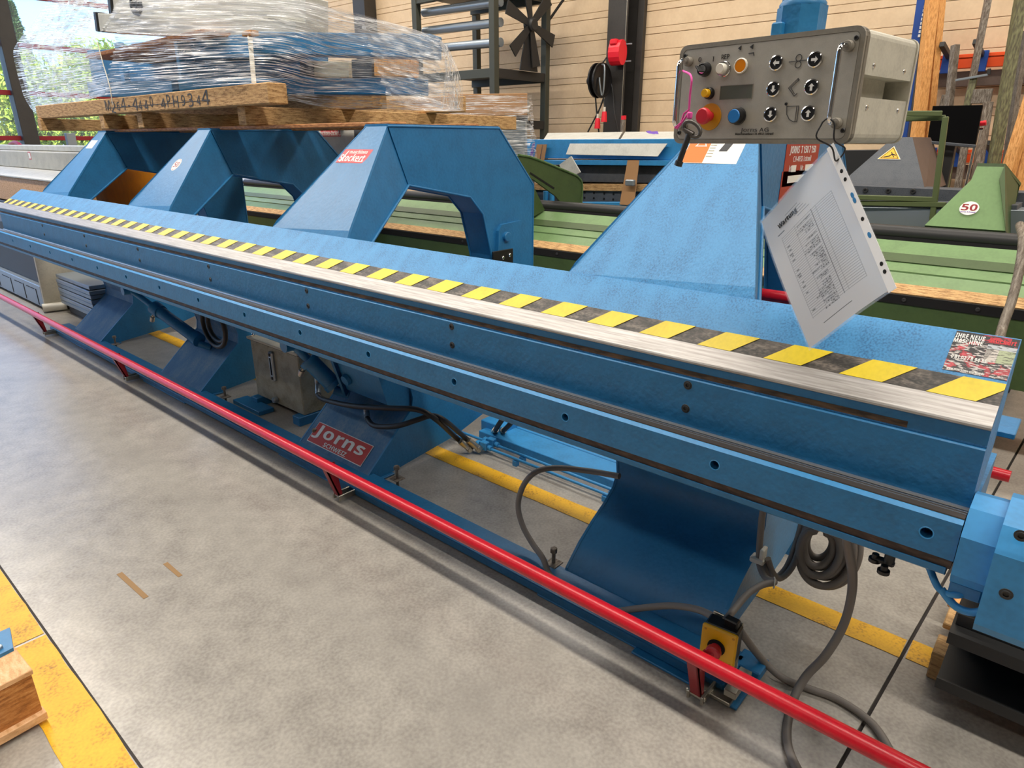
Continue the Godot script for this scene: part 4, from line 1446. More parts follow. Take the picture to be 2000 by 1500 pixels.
# ---------------------------------------------------------------- control panel on its swivel arm
func control_panel() -> void:
	var P := Vector3(-0.6045, 1.8161, -1.4661)
	var bs := Basis(Vector3.UP, -0.1219)
	var T := Transform3D(bs, P)
	var t := thing("operator_console", "grey control panel with buttons hanging from a blue arm", "control panel", P + Vector3(0, -0.102, 0))
	var W := 0.40
	var H := 0.204
	var D := 0.27
	var st := mb()
	# case: rounded box with a stepped recess in each side
	var rr := func(w: float, h: float, r: float) -> Array:
		var out := []
		for c in 4:
			for k in 5:
				var a := PI / 2 * (c + k / 4.0)
				var cx := (w / 2 - r) * (1 if c == 0 or c == 3 else -1)
				var cy := (h / 2 - r) * (1 if c < 2 else -1)
				out.append(Vector2(cx + cos(a) * r, cy + sin(a) * r))
		return out
	var upper := []
	var lower := []
	for p in rr.call(W - 0.006, H - 0.004, 0.016):
		upper.append(Vector2(p.x, maxf(p.y, 0.021)))
		lower.append(Vector2(p.x, minf(p.y, -0.018)))
	var dd := func(a: Array) -> Array:
		var out := []
		for p in a:
			if out.is_empty() or (p - out[out.size() - 1]).length() > 0.0005:
				out.append(p)
		return out
	prism(st, dd.call(upper), -D + 0.006, -0.014, T)
	prism(st, dd.call(lower), -D + 0.006, -0.014, T)
	prism(st, [[-W / 2 + 0.04, -0.02], [W / 2 - 0.04, -0.02], [W / 2 - 0.04, 0.023], [-W / 2 + 0.04, 0.023]], -D + 0.04, -0.014, T)
	var case := part(t, "case", st, "panel_case")
	st = mb()
	prism(st, rr.call(W, H, 0.018), -D, -D + 0.008, T)
	part(t, "rear_cover", st, "panel_case")
	st = mb()
	prism(st, rr.call(W, H, 0.018), -0.022, -0.006, T)
	var ring := [rr.call(W, H, 0.018), rr.call(W - 0.018, H - 0.018, 0.011)]
	for k in 20:
		var k2 := (k + 1) % 20
		var a: Vector2 = ring[0][k]
		var b: Vector2 = ring[0][k2]
		var c: Vector2 = ring[1][k2]
		var d: Vector2 = ring[1][k]
		oquad(st, T * Vector3(a.x, a.y, 0), T * Vector3(b.x, b.y, 0), T * Vector3(c.x, c.y, 0), T * Vector3(d.x, d.y, 0), T * Vector3(0, 0, -0.2))
		oquad(st, T * Vector3(a.x, a.y, 0), T * Vector3(b.x, b.y, 0), T * Vector3(b.x, b.y, -0.02), T * Vector3(a.x, a.y, -0.02), T * Vector3(0, 0, -0.01))
		oquad(st, T * Vector3(d.x, d.y, 0), T * Vector3(c.x, c.y, 0), T * Vector3(c.x, c.y, -0.01), T * Vector3(d.x, d.y, -0.01), T * Vector3(d.x * 2, d.y * 2, -0.005))
	part(t, "bezel", st, "panel_bezel")
	st = mb()
	prism(st, rr.call(W - 0.0195, H - 0.0195, 0.010), -0.008, -0.0005, T)
	var fp := part(t, "front_plate", st, "panel_grey")
	var at := func(u: float, w: float, d := 0.0) -> Transform3D: return Transform3D(bs, T * Vector3(u, w, d))
	# side screws
	for q in [[0.0379, -0.0642], [0.0368, -0.219], [-0.0353, -0.0642], [-0.0373, -0.2227]]:
		st = mb()
		lathe(st, [[0.0, 0.0015], [0.0025, 0.0025], [0.0045, 0.002], [0.005, 0.0]], Transform3D(Basis(Vector3.UP, -0.1219 + PI / 2), T * Vector3(W / 2 - 0.003, q[0], q[1])), 12)
		part(case, "case_screw", st, "chrome")
	for q in [[0.1845, 0.0814], [0.1864, -0.0778], [-0.1844, 0.0807], [-0.1847, -0.0787]]:
		st = mb()
		screw(st, at.call(q[0], q[1], -0.0004), 0.0045, 0.003)
		part(fp, "plate_screw", st, "black_steel")
	# chrome grab handles
	for s in [-1.0, 1.0]:
		st = mb()
		var u: float = 0.1735 * s
		var pts := []
		pts.append(T * Vector3(u, 0.0685, 0.0))
		for k in 5:
			var a := PI / 2 * k / 4.0
			pts.append(T * Vector3(u, 0.0685 - 0.012 + cos(a) * 0.012, 0.026 + sin(a) * 0.012))
		for k in 5:
			var a := PI / 2 * k / 4.0
			pts.append(T * Vector3(u, -0.0645 + 0.012 - sin(a) * 0.012, 0.026 + cos(a) * 0.012))
		pts.append(T * Vector3(u, -0.0645, 0.0))
		tube(st, pts, 0.0048, 12)
		var hd := part(t, "handle", st, "chrome", "chrome grab handle")
		for w in [0.0685, -0.0645]:
			st = mb()
			lathe(st, [[0.0, 0.012], [0.0085, 0.012], [0.01, 0.009], [0.01, 0.0]], at.call(u, w), 16)
			part(hd, "handle_foot", st, "panel_bezel")
	# six black arrow buttons
	var arrow := [[-0.0065, 0], [-0.001, 0.0058], [-0.001, 0.0024], [0.0068, 0.0024], [0.0068, -0.0024], [-0.001, -0.0024], [-0.001, -0.0058]]
	for q in [[0.0341, 0.0508, 0.0], [0.1127, 0.0508, PI], [0.0348, 0.0024, PI / 2], [0.1138, 0.0024, -PI / 2], [0.0355, -0.0451, PI / 2], [0.1147, -0.0451, -PI / 2]]:
		st = mb()
		lathe(st, [[0.0116, 0.0028], [0.0125, 0.0048], [0.0145, 0.0036], [0.0148, 0.0]], at.call(q[0], q[1]), 28)
		var bt := part(t, "arrow_button", st, "chrome", "black push button with silver ring and white arrow")
		st = mb()
		lathe(st, [[0.0, 0.0034], [0.0114, 0.0034], [0.0119, 0.0]], at.call(q[0], q[1]), 26)
		part(bt, "button_face", st, "black_plastic")
		st = mb()
		prism(st, arrow, 0.0032, 0.0040, Transform3D(bs * Basis(Vector3(0, 0, 1), q[2]), T * Vector3(q[0], q[1], 0)))
		part(bt, "arrow", st, "ink_white")
	# key switch
	st = mb()
	lathe(st, [[0.009, 0.004], [0.0105, 0.016], [0.0125, 0.015], [0.013, 0.003], [0.0148, 0.002], [0.0148, 0.0]], at.call(-0.130, 0.0496), 24)
	var ks := part(t, "key_switch", st, "black_plastic")
	st = mb()
	lathe(st, [[0.0, 0.014], [0.0088, 0.014], [0.009, 0.0]], at.call(-0.130, 0.0496), 20)
	part(ks, "lock_face", st, "chrome")
	st = mb()
	box(st, T * Vector3(-0.133, 0.050, 0.021), Vector3(0.003, 0.016, 0.016), 0.001, bs * Basis(Vector3(0, 0, 1), 0.7))
	part(ks, "key_bow", st, "black_steel")
	# white and orange lamps
	st = mb()
	lathe(st, [[0.0105, 0.012], [0.0135, 0.012], [0.014, 0.003], [0.0152, 0.002], [0.0152, 0.0]], at.call(-0.0832, 0.0476), 24)
	var wl := part(t, "white_button", st, "chrome")
	st = mb()
	lathe(st, [[0.0, 0.020], [0.009, 0.020], [0.0105, 0.018], [0.0108, 0.0]], at.call(-0.0832, 0.0476), 22)
	part(wl, "button_face", st, "white_plastic")
	st = mb()
	lathe(st, [[0.0122, 0.004], [0.0135, 0.005], [0.015, 0.0035], [0.0152, 0.0]], at.call(-0.0445, 0.0510), 26)
	var ol := part(t, "orange_button", st, "white_plastic")
	st = mb()
	lathe(st, [[0.0, 0.0045], [0.0121, 0.0045], [0.0122, 0.0]], at.call(-0.0445, 0.0510), 24)
	part(ol, "button_face", st, "amber")
	# yellow button, display, stop button, blue knob
	st = mb()
	lathe(st, [[0.0, 0.010], [0.010, 0.010], [0.0115, 0.008], [0.0125, 0.0]], at.call(-0.1143, 0.0012), 22)
	var yb := part(t, "yellow_button", st, "black_plastic")
	st = mb()
	lathe(st, [[0.0, 0.022], [0.0075, 0.022], [0.0086, 0.020], [0.009, 0.0]], at.call(-0.1143, 0.0012), 20)
	part(yb, "button_cap", st, "yellow_plastic")
	st = mb()
	prism(st, [[-0.0881, -0.0122], [-0.0131, -0.0122], [-0.0131, 0.0139], [-0.0881, 0.0139]], -0.002, -0.0002, T)
	var ds := part(t, "display", st, "lcd", "dark grey display window")
	st = mb()
	for e in [[-0.0891, -0.0132, -0.0121, -0.0122], [-0.0891, 0.0139, -0.0121, 0.0149], [-0.0891, -0.0132, -0.0881, 0.0149], [-0.0131, -0.0132, -0.0121, 0.0149]]:
		prism(st, [[e[0], e[1]], [e[2], e[1]], [e[2], e[3]], [e[0], e[3]]], -0.001, 0.0004, T)
	part(ds, "display_frame", st, "panel_bezel")
	st = mb()
	lathe(st, [[0.0, 0.0012], [0.0275, 0.0012], [0.028, 0.0]], at.call(-0.1077, -0.0466), 36)
	part(t, "stop_plate", st, "ochre", "yellow disc behind the stop button")
	st = mb()
	lathe(st, [[0.0, 0.034], [0.014, 0.0335], [0.0165, 0.031], [0.0175, 0.026], [0.0165, 0.021], [0.011, 0.016], [0.010, 0.0]], at.call(-0.1075, -0.0455), 28)
	part(t, "stop_button", st, "red_plastic", "red mushroom stop button")
	st = mb()
	lathe(st, [[0.0, 0.018], [0.0135, 0.018], [0.0155, 0.017], [0.0165, 0.004], [0.018, 0.003], [0.018, 0.0]], at.call(-0.0385, -0.0469), 14)
	var bk := part(t, "rotary_knob", st, "black_plastic")
	st = mb()
	lathe(st, [[0.0, 0.0205], [0.0125, 0.0205], [0.0135, 0.019], [0.0136, 0.017]], at.call(-0.0385, -0.0469), 24)
	part(bk, "knob_cap", st, "blue_cap")
	# small triangles, LED, printed signs
	for q in [[-0.0522, 0.0849], [-0.0253, 0.085]]:
		st = mb()
		prism(st, [[-0.004, 0], [0.003, 0.0045], [0.003, -0.0045]], -0.0005, 0.001, at.call(q[0], q[1]))
		part(fp, "triangle_mark", st, "black_steel")
	st = mb()
	lathe(st, [[0.0, 0.002], [0.0025, 0.002], [0.003, 0.0]], at.call(0.065, -0.0265), 10)
	part(fp, "indicator", st, "black_plastic")
	for q in [["O", -0.1467, 0.0706], ["I", -0.1133, 0.0694], ["REP", -0.0848, 0.0713]]:
		letters(fp, "panel_lettering", q[0], 0.0095, at.call(q[1], q[2], 0.0), "ink", false, 0.9)
	letters(fp, "panel_lettering", "Jorns AG", 0.008, at.call(0.003, -0.0745, 0.0), "ink_grey", false, 1.5)
	letters(fp, "panel_lettering", "Maschinenbau CH-4932 Lotzwil", 0.0048, at.call(0.002, -0.0825, 0.0), "ink", false, 0.95)
	st = mb()
	line_mark(st, T, [[0.060, 0.0505], [0.0975, 0.0515]], 0.0006)
	for s in [1.0, -1.0]:
		var pts := []
		for k in 13:
			var a := TAU * k / 12
			pts.append([0.0788 + cos(a) * 0.006, 0.0505 + s * 0.006 + sin(a) * 0.006])
		line_mark(st, T, pts, 0.0006)
	line_mark(st, T, [[0.083, 0.0195], [0.0655, 0.003], [0.0795, -0.0125], [0.0845, -0.008]], 0.0006)
	line_mark(st, T, [[0.0845, 0.015], [0.083, 0.0195], [0.086, 0.0165]], 0.0006)
	line_mark(st, T, [[0.083, 0.0155], [0.070, 0.003], [0.0795, -0.008]], 0.0005)
	line_mark(st, T, [[0.067, -0.031], [0.092, -0.031], [0.092, -0.060], [0.085, -0.060], [0.076, -0.056], [0.069, -0.046], [0.067, -0.031]], 0.0006)
	line_mark(st, T, [[0.088, -0.031], [0.088, -0.060]], 0.0005)
	line_mark(st, T, [[-0.030, 0.073], [-0.020, 0.0735], [-0.0185, 0.069]], 0.001)
	part(fp, "printed_signs", st, "ink_grey")
	# blue swivel arm above
	var ax := T * Vector3(0.004, 0, -0.135)
	st = mb()
	var oct := []
	for k in 8:
		var a := TAU * (k + 0.5) / 8
		oct.append(Vector2(cos(a) * 0.050, sin(a) * 0.050))
	prism(st, oct, P.y + 0.10, P.y + 0.168, Transform3D(bs * Basis(Vector3(1, 0, 0), Vector3(0, 0, -1), Vector3(0, 1, 0)), Vector3(ax.x, 0, ax.z)))
	box(st, Vector3(ax.x, P.y + 0.122, ax.z) + bs * Vector3(-0.022, 0, 0.049), Vector3(0.024, 0.03, 0.022), 0.003, bs)
	span(st, Vector3(ax.x - 0.045, P.y + 0.099, ax.z - 0.045), Vector3(ax.x + 0.045, P.y + 0.107, ax.z + 0.045), 0.002)
	part(t, "swivel_head", st, "blue")
	st = mb()
	tube(st, [Vector3(ax.x, P.y + 0.16, ax.z), Vector3(ax.x, P.y + 0.75, ax.z)], 0.042, 20)
	lathe(st, [[0.042, 0.010], [0.047, 0.004], [0.047, -0.002]], Transform3D(Basis(Vector3(1, 0, 0), Vector3(0, 0, -1), Vector3(0, 1, 0)), Vector3(ax.x, P.y + 0.17, ax.z)), 20, true)
	part(t, "drop_tube", st, "blue")
	st = mb()
	tube(st, [Vector3(ax.x, P.y + 0.74, ax.z), Vector3(0.9, P.y + 0.74, -3.0), Vector3(0.95, P.y + 0.70, -3.02), Vector3(0.95, 0.0, -3.02)], 0.05, 16)
	part(t, "boom", st, "blue")

	# key on a pink string from the left handle
	t = thing("panel_key", "steel T-handled cabinet key hanging on a pink string from the panel", "key", Vector3(-0.685, 1.676, -1.300))
	var k0 := T * Vector3(-0.168, 0.048, 0.03)
	st = mb()
	tube(st, smooth_path([k0, Vector3(-0.711, 1.844, -1.375), Vector3(-0.713, 1.810, -1.380), Vector3(-0.715, 1.782, -1.385)], 5), 0.0022, 6)
	for q in [[Vector3(-0.715, 1.782, -1.385), Vector3(-0.726, 1.774, -1.385), Vector3(-0.731, 1.756, -1.385), Vector3(-0.745, 1.746, -1.385)], [Vector3(-0.714, 1.778, -1.385), Vector3(-0.728, 1.758, -1.385), Vector3(-0.740, 1.744, -1.385)]]:
		tube(st, q, 0.0022, 5)
	box(st, Vector3(-0.712, 1.770, -1.385), Vector3(0.011, 0.014, 0.008), 0.004)
	part(t, "string", st, "pink")
	st = mb()
	var loop := []
	for k in 17:
		var a := TAU * k / 16
		loop.append(Vector3(-0.699, 1.743, -1.375) + Basis(Vector3(0, 0, 1), -0.55) * Vector3(cos(a) * 0.0215, sin(a) * 0.0125, 0))
	tube(st, loop, 0.0042, 8)
	tube(st, [Vector3(-0.718, 1.743, -1.375), Vector3(-0.695, 1.733, -1.375)], 0.0048, 8)
	part(t, "bow", st, "key_steel")
	st = mb()
	tube(st, [Vector3(-0.705, 1.733, -1.375), Vector3(-0.723, 1.675, -1.375)], 0.0062, 10)
	lathe(st, [[0.0, 0.006], [0.0085, 0.006], [0.0085, -0.004], [0.0, -0.004]], frame_z(Vector3(-0.723, 1.675, -1.375), Vector3(-0.723, 1.675, -1.375) - Vector3(-0.705, 1.733, -1.375)), 12)
	part(t, "shank", st, "black_steel")

	# maintenance sheet in a punched sleeve
	var cT := Vector3(-0.4335, 1.7166, -1.4440)
	var cR := Vector3(-0.2497, 1.4778, -1.3128)
	var cB := Vector3(-0.4069, 1.3111, -1.3962)
	var cL := Vector3(-0.5906, 1.5499, -1.5273)
	t = thing("document_sleeve", "white printed sheet in a clear punched sleeve hanging crooked from the panel", "document", cB)
	var sn := (cR - cT).cross(cL - cT).normalized()
	if sn.z < 0: sn = -sn
	var pt := func(a: float, b: float, off := 0.0) -> Vector3:   # a along the punched edge, b across to the free edge
		var p: Vector3 = cT.lerp(cR, a).lerp(cL.lerp(cB, a), b)
		return p + sn * (off + 0.010 * sin(a * 3.0 + 0.4) * (b - 0.3) + 0.004 * sin(b * 5.0))
	st = mb()
	var grid := []
	for i in 13:
		var row := []
		for j in 11:
			row.append(pt.call(0.015 + 0.97 * i / 12.0, 0.075 + 0.91 * j / 10.0))
		grid.append(row)
	sheet(st, grid, 1.0, 1.0)
	M["printed_sheet"] = sheet_print()
	part(t, "paper", st, "printed_sheet", "printed maintenance list")
	st = mb()
	for off in [0.0012, -0.0012]:
		grid = []
		for i in 13:
			var row := []
			for j in 12:
				row.append(pt.call(i / 12.0, j / 11.0, off))
			grid.append(row)
		sheet(st, grid, 1.0, 1.0)
	part(t, "clear_sleeve", st, "clear_sleeve")
	st = mb()
	for a in 12:
		var s0 := a / 12.0
		plate(st, [pt.call(s0, 0.0, 0.0016), pt.call(s0 + 0.0833, 0.0, 0.0016), pt.call(s0 + 0.0833, 0.07, 0.0016), pt.call(s0, 0.07, 0.0016)], 0.0006)
	part(t, "punched_strip", st, "paper")
	for a in [0.19, 0.25, 0.365, 0.40, 0.53, 0.64, 0.83, 0.88]:
		st = mb()
		var big: bool = a == 0.365 or a == 0.40 or a == 0.64
		var o: Vector3 = pt.call(a, 0.035, 0.002)
		var du: Vector3 = (cR - cT).normalized()
		var dv: Vector3 = (cL - cT).normalized()
		var ring2 := []
		for k in 10:
			var g := TAU * k / 10
			ring2.append(o + du * cos(g) * (0.0065 if big else 0.0042) + dv * sin(g) * 0.0036)
		plate(st, ring2, 0.0006)
		part(t, "punch_hole", st, "hole_black" if not big else "blue")
	letters(t, "sheet_heading", "Wartung", 0.010, Transform3D(Basis((cT - cL).normalized(), -(cR - cT).normalized(), sn), pt.call(0.16, 0.68, 0.0018)), "ink", true, 1.1)
	# wire loop that holds the sleeve
	ORG = pt.call(0.10, 0.03, 0.0)
	st = mb()
	var h0 := T * Vector3(0.1735, -0.060, 0.036)
	var e0: Vector3 = pt.call(0.115, 0.035, 0.004)
	tube(st, smooth_path([h0 + Vector3(-0.012, -0.003, 0), h0 + Vector3(-0.017, -0.03, 0.006), e0 + Vector3(-0.012, 0.025, 0.0), e0, e0 + Vector3(0.012, 0.022, -0.004), h0 + Vector3(0.014, -0.035, -0.002), h0 + Vector3(0.010, -0.006, 0), h0 + Vector3(-0.002, 0.003, 0.004), h0 + Vector3(-0.012, -0.003, 0)], 6), 0.0016, 7)
	single("wire_loop", "thin black wire loop holding the sleeve on the panel handle", "wire", ORG, st, "rubber")

func line_mark(st: SurfaceTool, T: Transform3D, pts: Array, w: float) -> void:
	for k in pts.size() - 1:
		var a := Vector2(pts[k][0], pts[k][1])
		var b := Vector2(pts[k + 1][0], pts[k + 1][1])
		var d := (b - a).normalized()
		var n := Vector2(-d.y, d.x) * w
		prism(st, [a - n - d * w, b - n + d * w, b + n + d * w, a + n - d * w], -0.0003, 0.0003, T)

func sheet_print() -> StandardMaterial3D:
	# i runs down the punched edge (texture u), j towards the free edge (texture v)
	var im := Image.create(512, 384, false, Image.FORMAT_RGBA8)
	im.fill(Color(0.80, 0.80, 0.80))
	var r := RandomNumberGenerator.new()
	r.seed = 21
	var ink := Color(0.12, 0.12, 0.13)
	var line := Color(0.38, 0.38, 0.39)
	# table: rows are lines of constant u
	for k in 40:
		im.fill_rect(Rect2i(120 + k * 8, 44, 1, 272), line)
	for vv in [44, 122, 240, 316]:
		im.fill_rect(Rect2i(118, vv, 318, 1), line)
	im.fill_rect(Rect2i(118, 144, 318, 2), ink)
	for k in 40:
		var u := 122 + k * 8
		var v0 := 176 if k < 26 else 192
		if r.randf() < 0.85:
			var n := r.randi_range(30, 90)
			var q := 0
			while q < n:
				var l := r.randi_range(3, 9)
				im.fill_rect(Rect2i(u + r.randi_range(0, 1), v0 + q - 20, r.randi_range(2, 4), l), Color(0.22, 0.22, 0.23))
				q += l + r.randi_range(1, 4)
		if r.randf() < 0.35:
			im.fill_rect(Rect2i(u + 1, 290, 3, r.randi_range(8, 22)), ink)
	for k in 5:
		var u := 58 + k * 10
		im.fill_rect(Rect2i(u, 150 - k * 12 + 40, 2, r.randi_range(50, 110)), Color(0.45, 0.45, 0.46))
	im.fill_rect(Rect2i(470, 130, 2, 150), ink)
	im.fill_rect(Rect2i(100, 290, 3, 40), ink)
	var m := StandardMaterial3D.new()
	m.albedo_texture = ImageTexture.create_from_image(im)
	m.roughness = 0.6
	m.cull_mode = BaseMaterial3D.CULL_DISABLED
	return m

# ---------------------------------------------------------------- wrapped load on top of the arches
func bar(st: SurfaceTool, a: Vector3, b: Vector3, h: float, w: float, bevel := 0.004) -> void:
	var d := (b - a).normalized()
	var s := d.cross(Vector3.UP).normalized()
	box(st, (a + b) * 0.5, Vector3((b - a).length(), h, w), bevel, Basis(d, s.cross(d), s))

func one_bar(called: String, label: String, category: String, a: Vector3, b: Vector3, h: float, w: float, m: String, group := "", bevel := 0.004) -> MeshInstance3D:
	ORG = (a + b) * 0.5 - Vector3(0, h / 2, 0)
	var st := mb()
	bar(st, a, b, h, w, bevel)
	return single(called, label, category, ORG, st, m, group)

# a film between two edge curves, with folds
func film_sheet(parent: Node, e0: Array, e1: Array, n: int, m: int, fold: float, sd: int, us := 1.0, vs := 1.0, across := false) -> void:
	var st := mb()
	var nz := FastNoiseLite.new()
	nz.seed = sd
	nz.frequency = 0.9
	var a := smooth_path(e0, 8)
	var b := smooth_path(e1, 8)
	var grid := []
	for i in n + 1:
		var t := float(i) / n
		var pa: Vector3 = a[int(t * (a.size() - 1))].lerp(a[min(int(t * (a.size() - 1)) + 1, a.size() - 1)], t * (a.size() - 1) - int(t * (a.size() - 1)))
		var pb: Vector3 = b[int(t * (b.size() - 1))].lerp(b[min(int(t * (b.size() - 1)) + 1, b.size() - 1)], t * (b.size() - 1) - int(t * (b.size() - 1)))
		var row := []
		for j in m + 1:
			var s := float(j) / m
			var p := pa.lerp(pb, s)
			var k := sin(PI * s) * 0.8 + 0.2
			row.append(p + Vector3(0, 0, 1) * nz.get_noise_2d(t * 4.0 * us, s * 26.0) * fold * k)
		grid.append(row)
	if across:
		var flip := []
		for j in m + 1:
			var row := []
			for i in n + 1:
				row.append(grid[i][j])
			flip.append(row)
		grid = flip
	sheet(st, grid, us, vs)
	part(parent, "film", st, "film", "clear wrinkled stretch film")

func loads() -> void:
	var st: SurfaceTool
	var t: Node3D
	for k in 2:
		one_bar("dunnage_plank", "dark brown plank lying across the arch tops, %s one" % ["front", "rear"][k], "plank", Vector3(-7.0, 1.803, [-2.46, -3.02][k]), Vector3(-2.95, 1.803, [-2.46, -3.02][k]), 0.024, 0.12, "plywood", "planks on the arch tops")
	var bx := [-8.28, -6.66, -5.92, -4.36]
	var bl := ["leftmost wooden bearer under the wrapped load by the window", "second wooden bearer from the window under the wrapped load", "third wooden bearer from the window under the wrapped load", "long pale wooden bearer under the right end of the wrapped load"]
	for k in 4:
		one_bar("wooden_bearer", bl[k], "timber", Vector3(bx[k], 1.872, -2.28 - 0.02 * k), Vector3(bx[k], 1.872, -5.0), 0.112, 0.10, "timber", "wooden bearers under the wrapped load")
	var ux := [[-8.35, -3.93, -2.36, "handwritten wooden beam at the front of the wrapped load"], [-8.2, -3.95, -3.14, "middle wooden beam partly under film at the right end of the load"], [-8.2, -3.98, -3.95, "rear wooden beam under film near the right end of the load"]]
	for u in ux:
		t = thing("wooden_beam", u[3], "timber", Vector3((u[0] + u[1]) / 2, 1.93, u[2]), "wooden beams carrying the wrapped load")
		st = mb()
		bar(st, Vector3(u[0], 1.988, u[2]), Vector3(u[1], 1.988, u[2]), 0.118, 0.13, 0.006)
		part(t, "beam", st, "timber")
		if u[2] > -2.5:
			var hw := "M264-4440-4PH9344"
			var hx := -6.45
			for ci in hw.length():
				var hs := rng.randf_range(0.065, 0.095)
				letters(t, "handwriting", hw[ci], hs, Transform3D(Basis(Vector3(0, 0, 1), rng.randf_range(-0.16, 0.05)), Vector3(hx, 1.985 + rng.randf_range(-0.012, 0.012), -2.2935)), "ink_grey", false, rng.randf_range(1.1, 1.7))
				hx += rng.randf_range(0.09, 0.125)
			st = mb()
			span(st, Vector3(-6.5, 1.972, -2.2945), Vector3(-4.7, 1.976, -2.2938), 0)
			part(t, "pencil_line", st, "ink_grey")
	# machine parts under film
	t = thing("blue_machine_frame", "blue welded machine frame under stretch film on the wooden beams", "machine part", Vector3(-4.5, 2.05, -2.7))
	st = mb()
	bar(st, Vector3(-4.434, 2.313, -2.550), Vector3(-3.214, 2.237, -3.000), 0.125, 0.15)
	part(t, "upper_beam", st, "blue")
	st = mb()
	bar(st, Vector3(-5.407, 2.098, -2.500), Vector3(-3.355, 2.030, -3.000), 0.095, 0.15)
	part(t, "lower_beam", st, "blue")
	st = mb()
	bar(st, Vector3(-5.513, 2.272, -2.600), Vector3(-4.460, 2.187, -2.950), 0.065, 0.10)
	part(t, "middle_bar", st, "blue")
	st = mb()
	bar(st, Vector3(-4.504, 2.195, -2.930), Vector3(-4.437, 2.186, -2.960), 0.08, 0.11)
	part(t, "end_cap", st, "anthracite")
	st = mb()
	box(st, Vector3(-5.409, 2.259, -2.520), Vector3(0.05, 0.36, 0.12), 0.004)
	part(t, "post", st, "blue")
	st = mb()
	bar(st, Vector3(-5.427, 2.359, -2.560), Vector3(-4.510, 2.323, -2.660), 0.14, 0.02)
	part(t, "cheek_plate", st, "blue")
	st = mb()
	bar(st, Vector3(-8.255, 2.392, -2.850), Vector3(-4.758, 2.218, -3.300), 0.40, 0.03)
	part(t, "back_panel", st, "blue")
	st = mb()
	bar(st, Vector3(-7.429, 2.169, -2.600), Vector3(-5.666, 2.093, -2.600), 0.12, 0.2)
	part(t, "lower_trough", st, "blue")
	st = mb()
	span(st, Vector3(-7.1, 2.40, -3.5), Vector3(-4.9, 2.43, -2.42), 0.004)
	part(t, "cover_board", st, "plywood", "brown board under the cover profiles")
	st = mb()
	box(st, Vector3(-7.304, 2.398, -2.800), Vector3(0.10, 0.36, 0.05), 0.004)
	part(t, "rib", st, "blue_worn")
	t = thing("spacer_block", "pale block between the blue beams under film", "block", Vector3(-4.339, 2.160, -3.050))
	st = mb()
	bar(st, Vector3(-4.527, 2.199, -3.020), Vector3(-4.170, 2.178, -3.120), 0.10, 0.14)
	part(t, "block", st, "cream_paint")
	t = thing("spacer_block", "wooden block between the blue beams near the right end of the load", "block", Vector3(-3.730, 2.129, -3.100))
	st = mb()
	bar(st, Vector3(-3.849, 2.172, -3.080), Vector3(-3.605, 2.159, -3.160), 0.11, 0.14)
	part(t, "block", st, "timber_orange")
	t = thing("dark_spacer", "dark grey block between pale and wooden blocks under film", "block", Vector3(-3.996, 2.140, -3.080))
	st = mb()
	bar(st, Vector3(-4.067, 2.174, -3.060), Vector3(-3.897, 2.167, -3.100), 0.11, 0.12)
	part(t, "block", st, "anthracite")
	t = thing("cover_profile", "long grey cover profile on the film-wrapped load, lower of two", "machine part", Vector3(-6.421, 2.550, -2.420))
	st = mb()
	bar(st, Vector3(-6.403, 2.604, -2.420), Vector3(-4.305, 2.391, -2.850), 0.125, 0.20)
	part(t, "profile", st, "white_paint")
	st = mb()
	bar(st, Vector3(-6.451, 2.616, -2.420), Vector3(-6.401, 2.607, -2.420), 0.14, 0.21)
	part(t, "end_seal", st, "black_steel")
	t = thing("cover_profile", "long grey cover profile with round bearing on top of the load", "machine part", Vector3(-6.309, 2.680, -2.500))
	st = mb()
	bar(st, Vector3(-6.191, 2.744, -2.480), Vector3(-4.315, 2.513, -2.950), 0.20, 0.22)
	part(t, "profile", st, "white_paint")
	st = mb()
	bar(st, Vector3(-6.246, 2.757, -2.480), Vector3(-6.190, 2.747, -2.480), 0.22, 0.23)
	part(t, "end_seal", st, "black_steel")
	st = mb()
	lathe(st, [[0.0, 0.01], [0.03, 0.012], [0.035, 0.03], [0.05, 0.03], [0.055, 0.02], [0.07, 0.02], [0.075, 0.0]], frame_z(Vector3(-5.764, 2.663, -2.385), Vector3(0.1, 0, 1)), 22)
	part(t, "bearing", st, "black_steel")
	t = thing("wood_pad", "small wooden pad under the white strap on the blue frame", "block", Vector3(-4.272, 2.345, -2.420))
	st = mb()
	box(st, Vector3(-4.272, 2.345, -2.420), Vector3(0.10, 0.03, 0.06), 0.003)
	part(t, "pad", st, "timber_orange")
	ORG = Vector3(-4.276, 2.071, -2.400)
	st = mb()
	bar(st, Vector3(-4.246, 2.329, -2.400), Vector3(-4.194, 2.058, -2.360), 0.003, 0.028, 0)
	single("packing_strap", "white packing strap hanging down the blue frame", "strap", ORG, st, "white_plastic")
	# stretch film round the load
	t = thing("stretch_film", "clear stretch film wrapped round the load above the arches", "film", Vector3(-5.0, 1.95, -2.6))
	film_sheet(t, [Vector3(-9.218, 3.190, -2.900), Vector3(-10.034, 2.990, -2.900), Vector3(-10.701, 2.777, -2.850), Vector3(-10.575, 2.466, -2.800), Vector3(-10.126, 2.183, -2.700), Vector3(-9.162, 2.001, -2.500)], [Vector3(-6.031, 2.750, -2.400), Vector3(-6.299, 2.643, -2.380), Vector3(-6.623, 2.492, -2.340), Vector3(-6.541, 2.333, -2.320), Vector3(-6.405, 2.152, -2.300), Vector3(-6.452, 2.077, -2.290)], 60, 40, 0.08, 1, 0.8, 1.6, true)
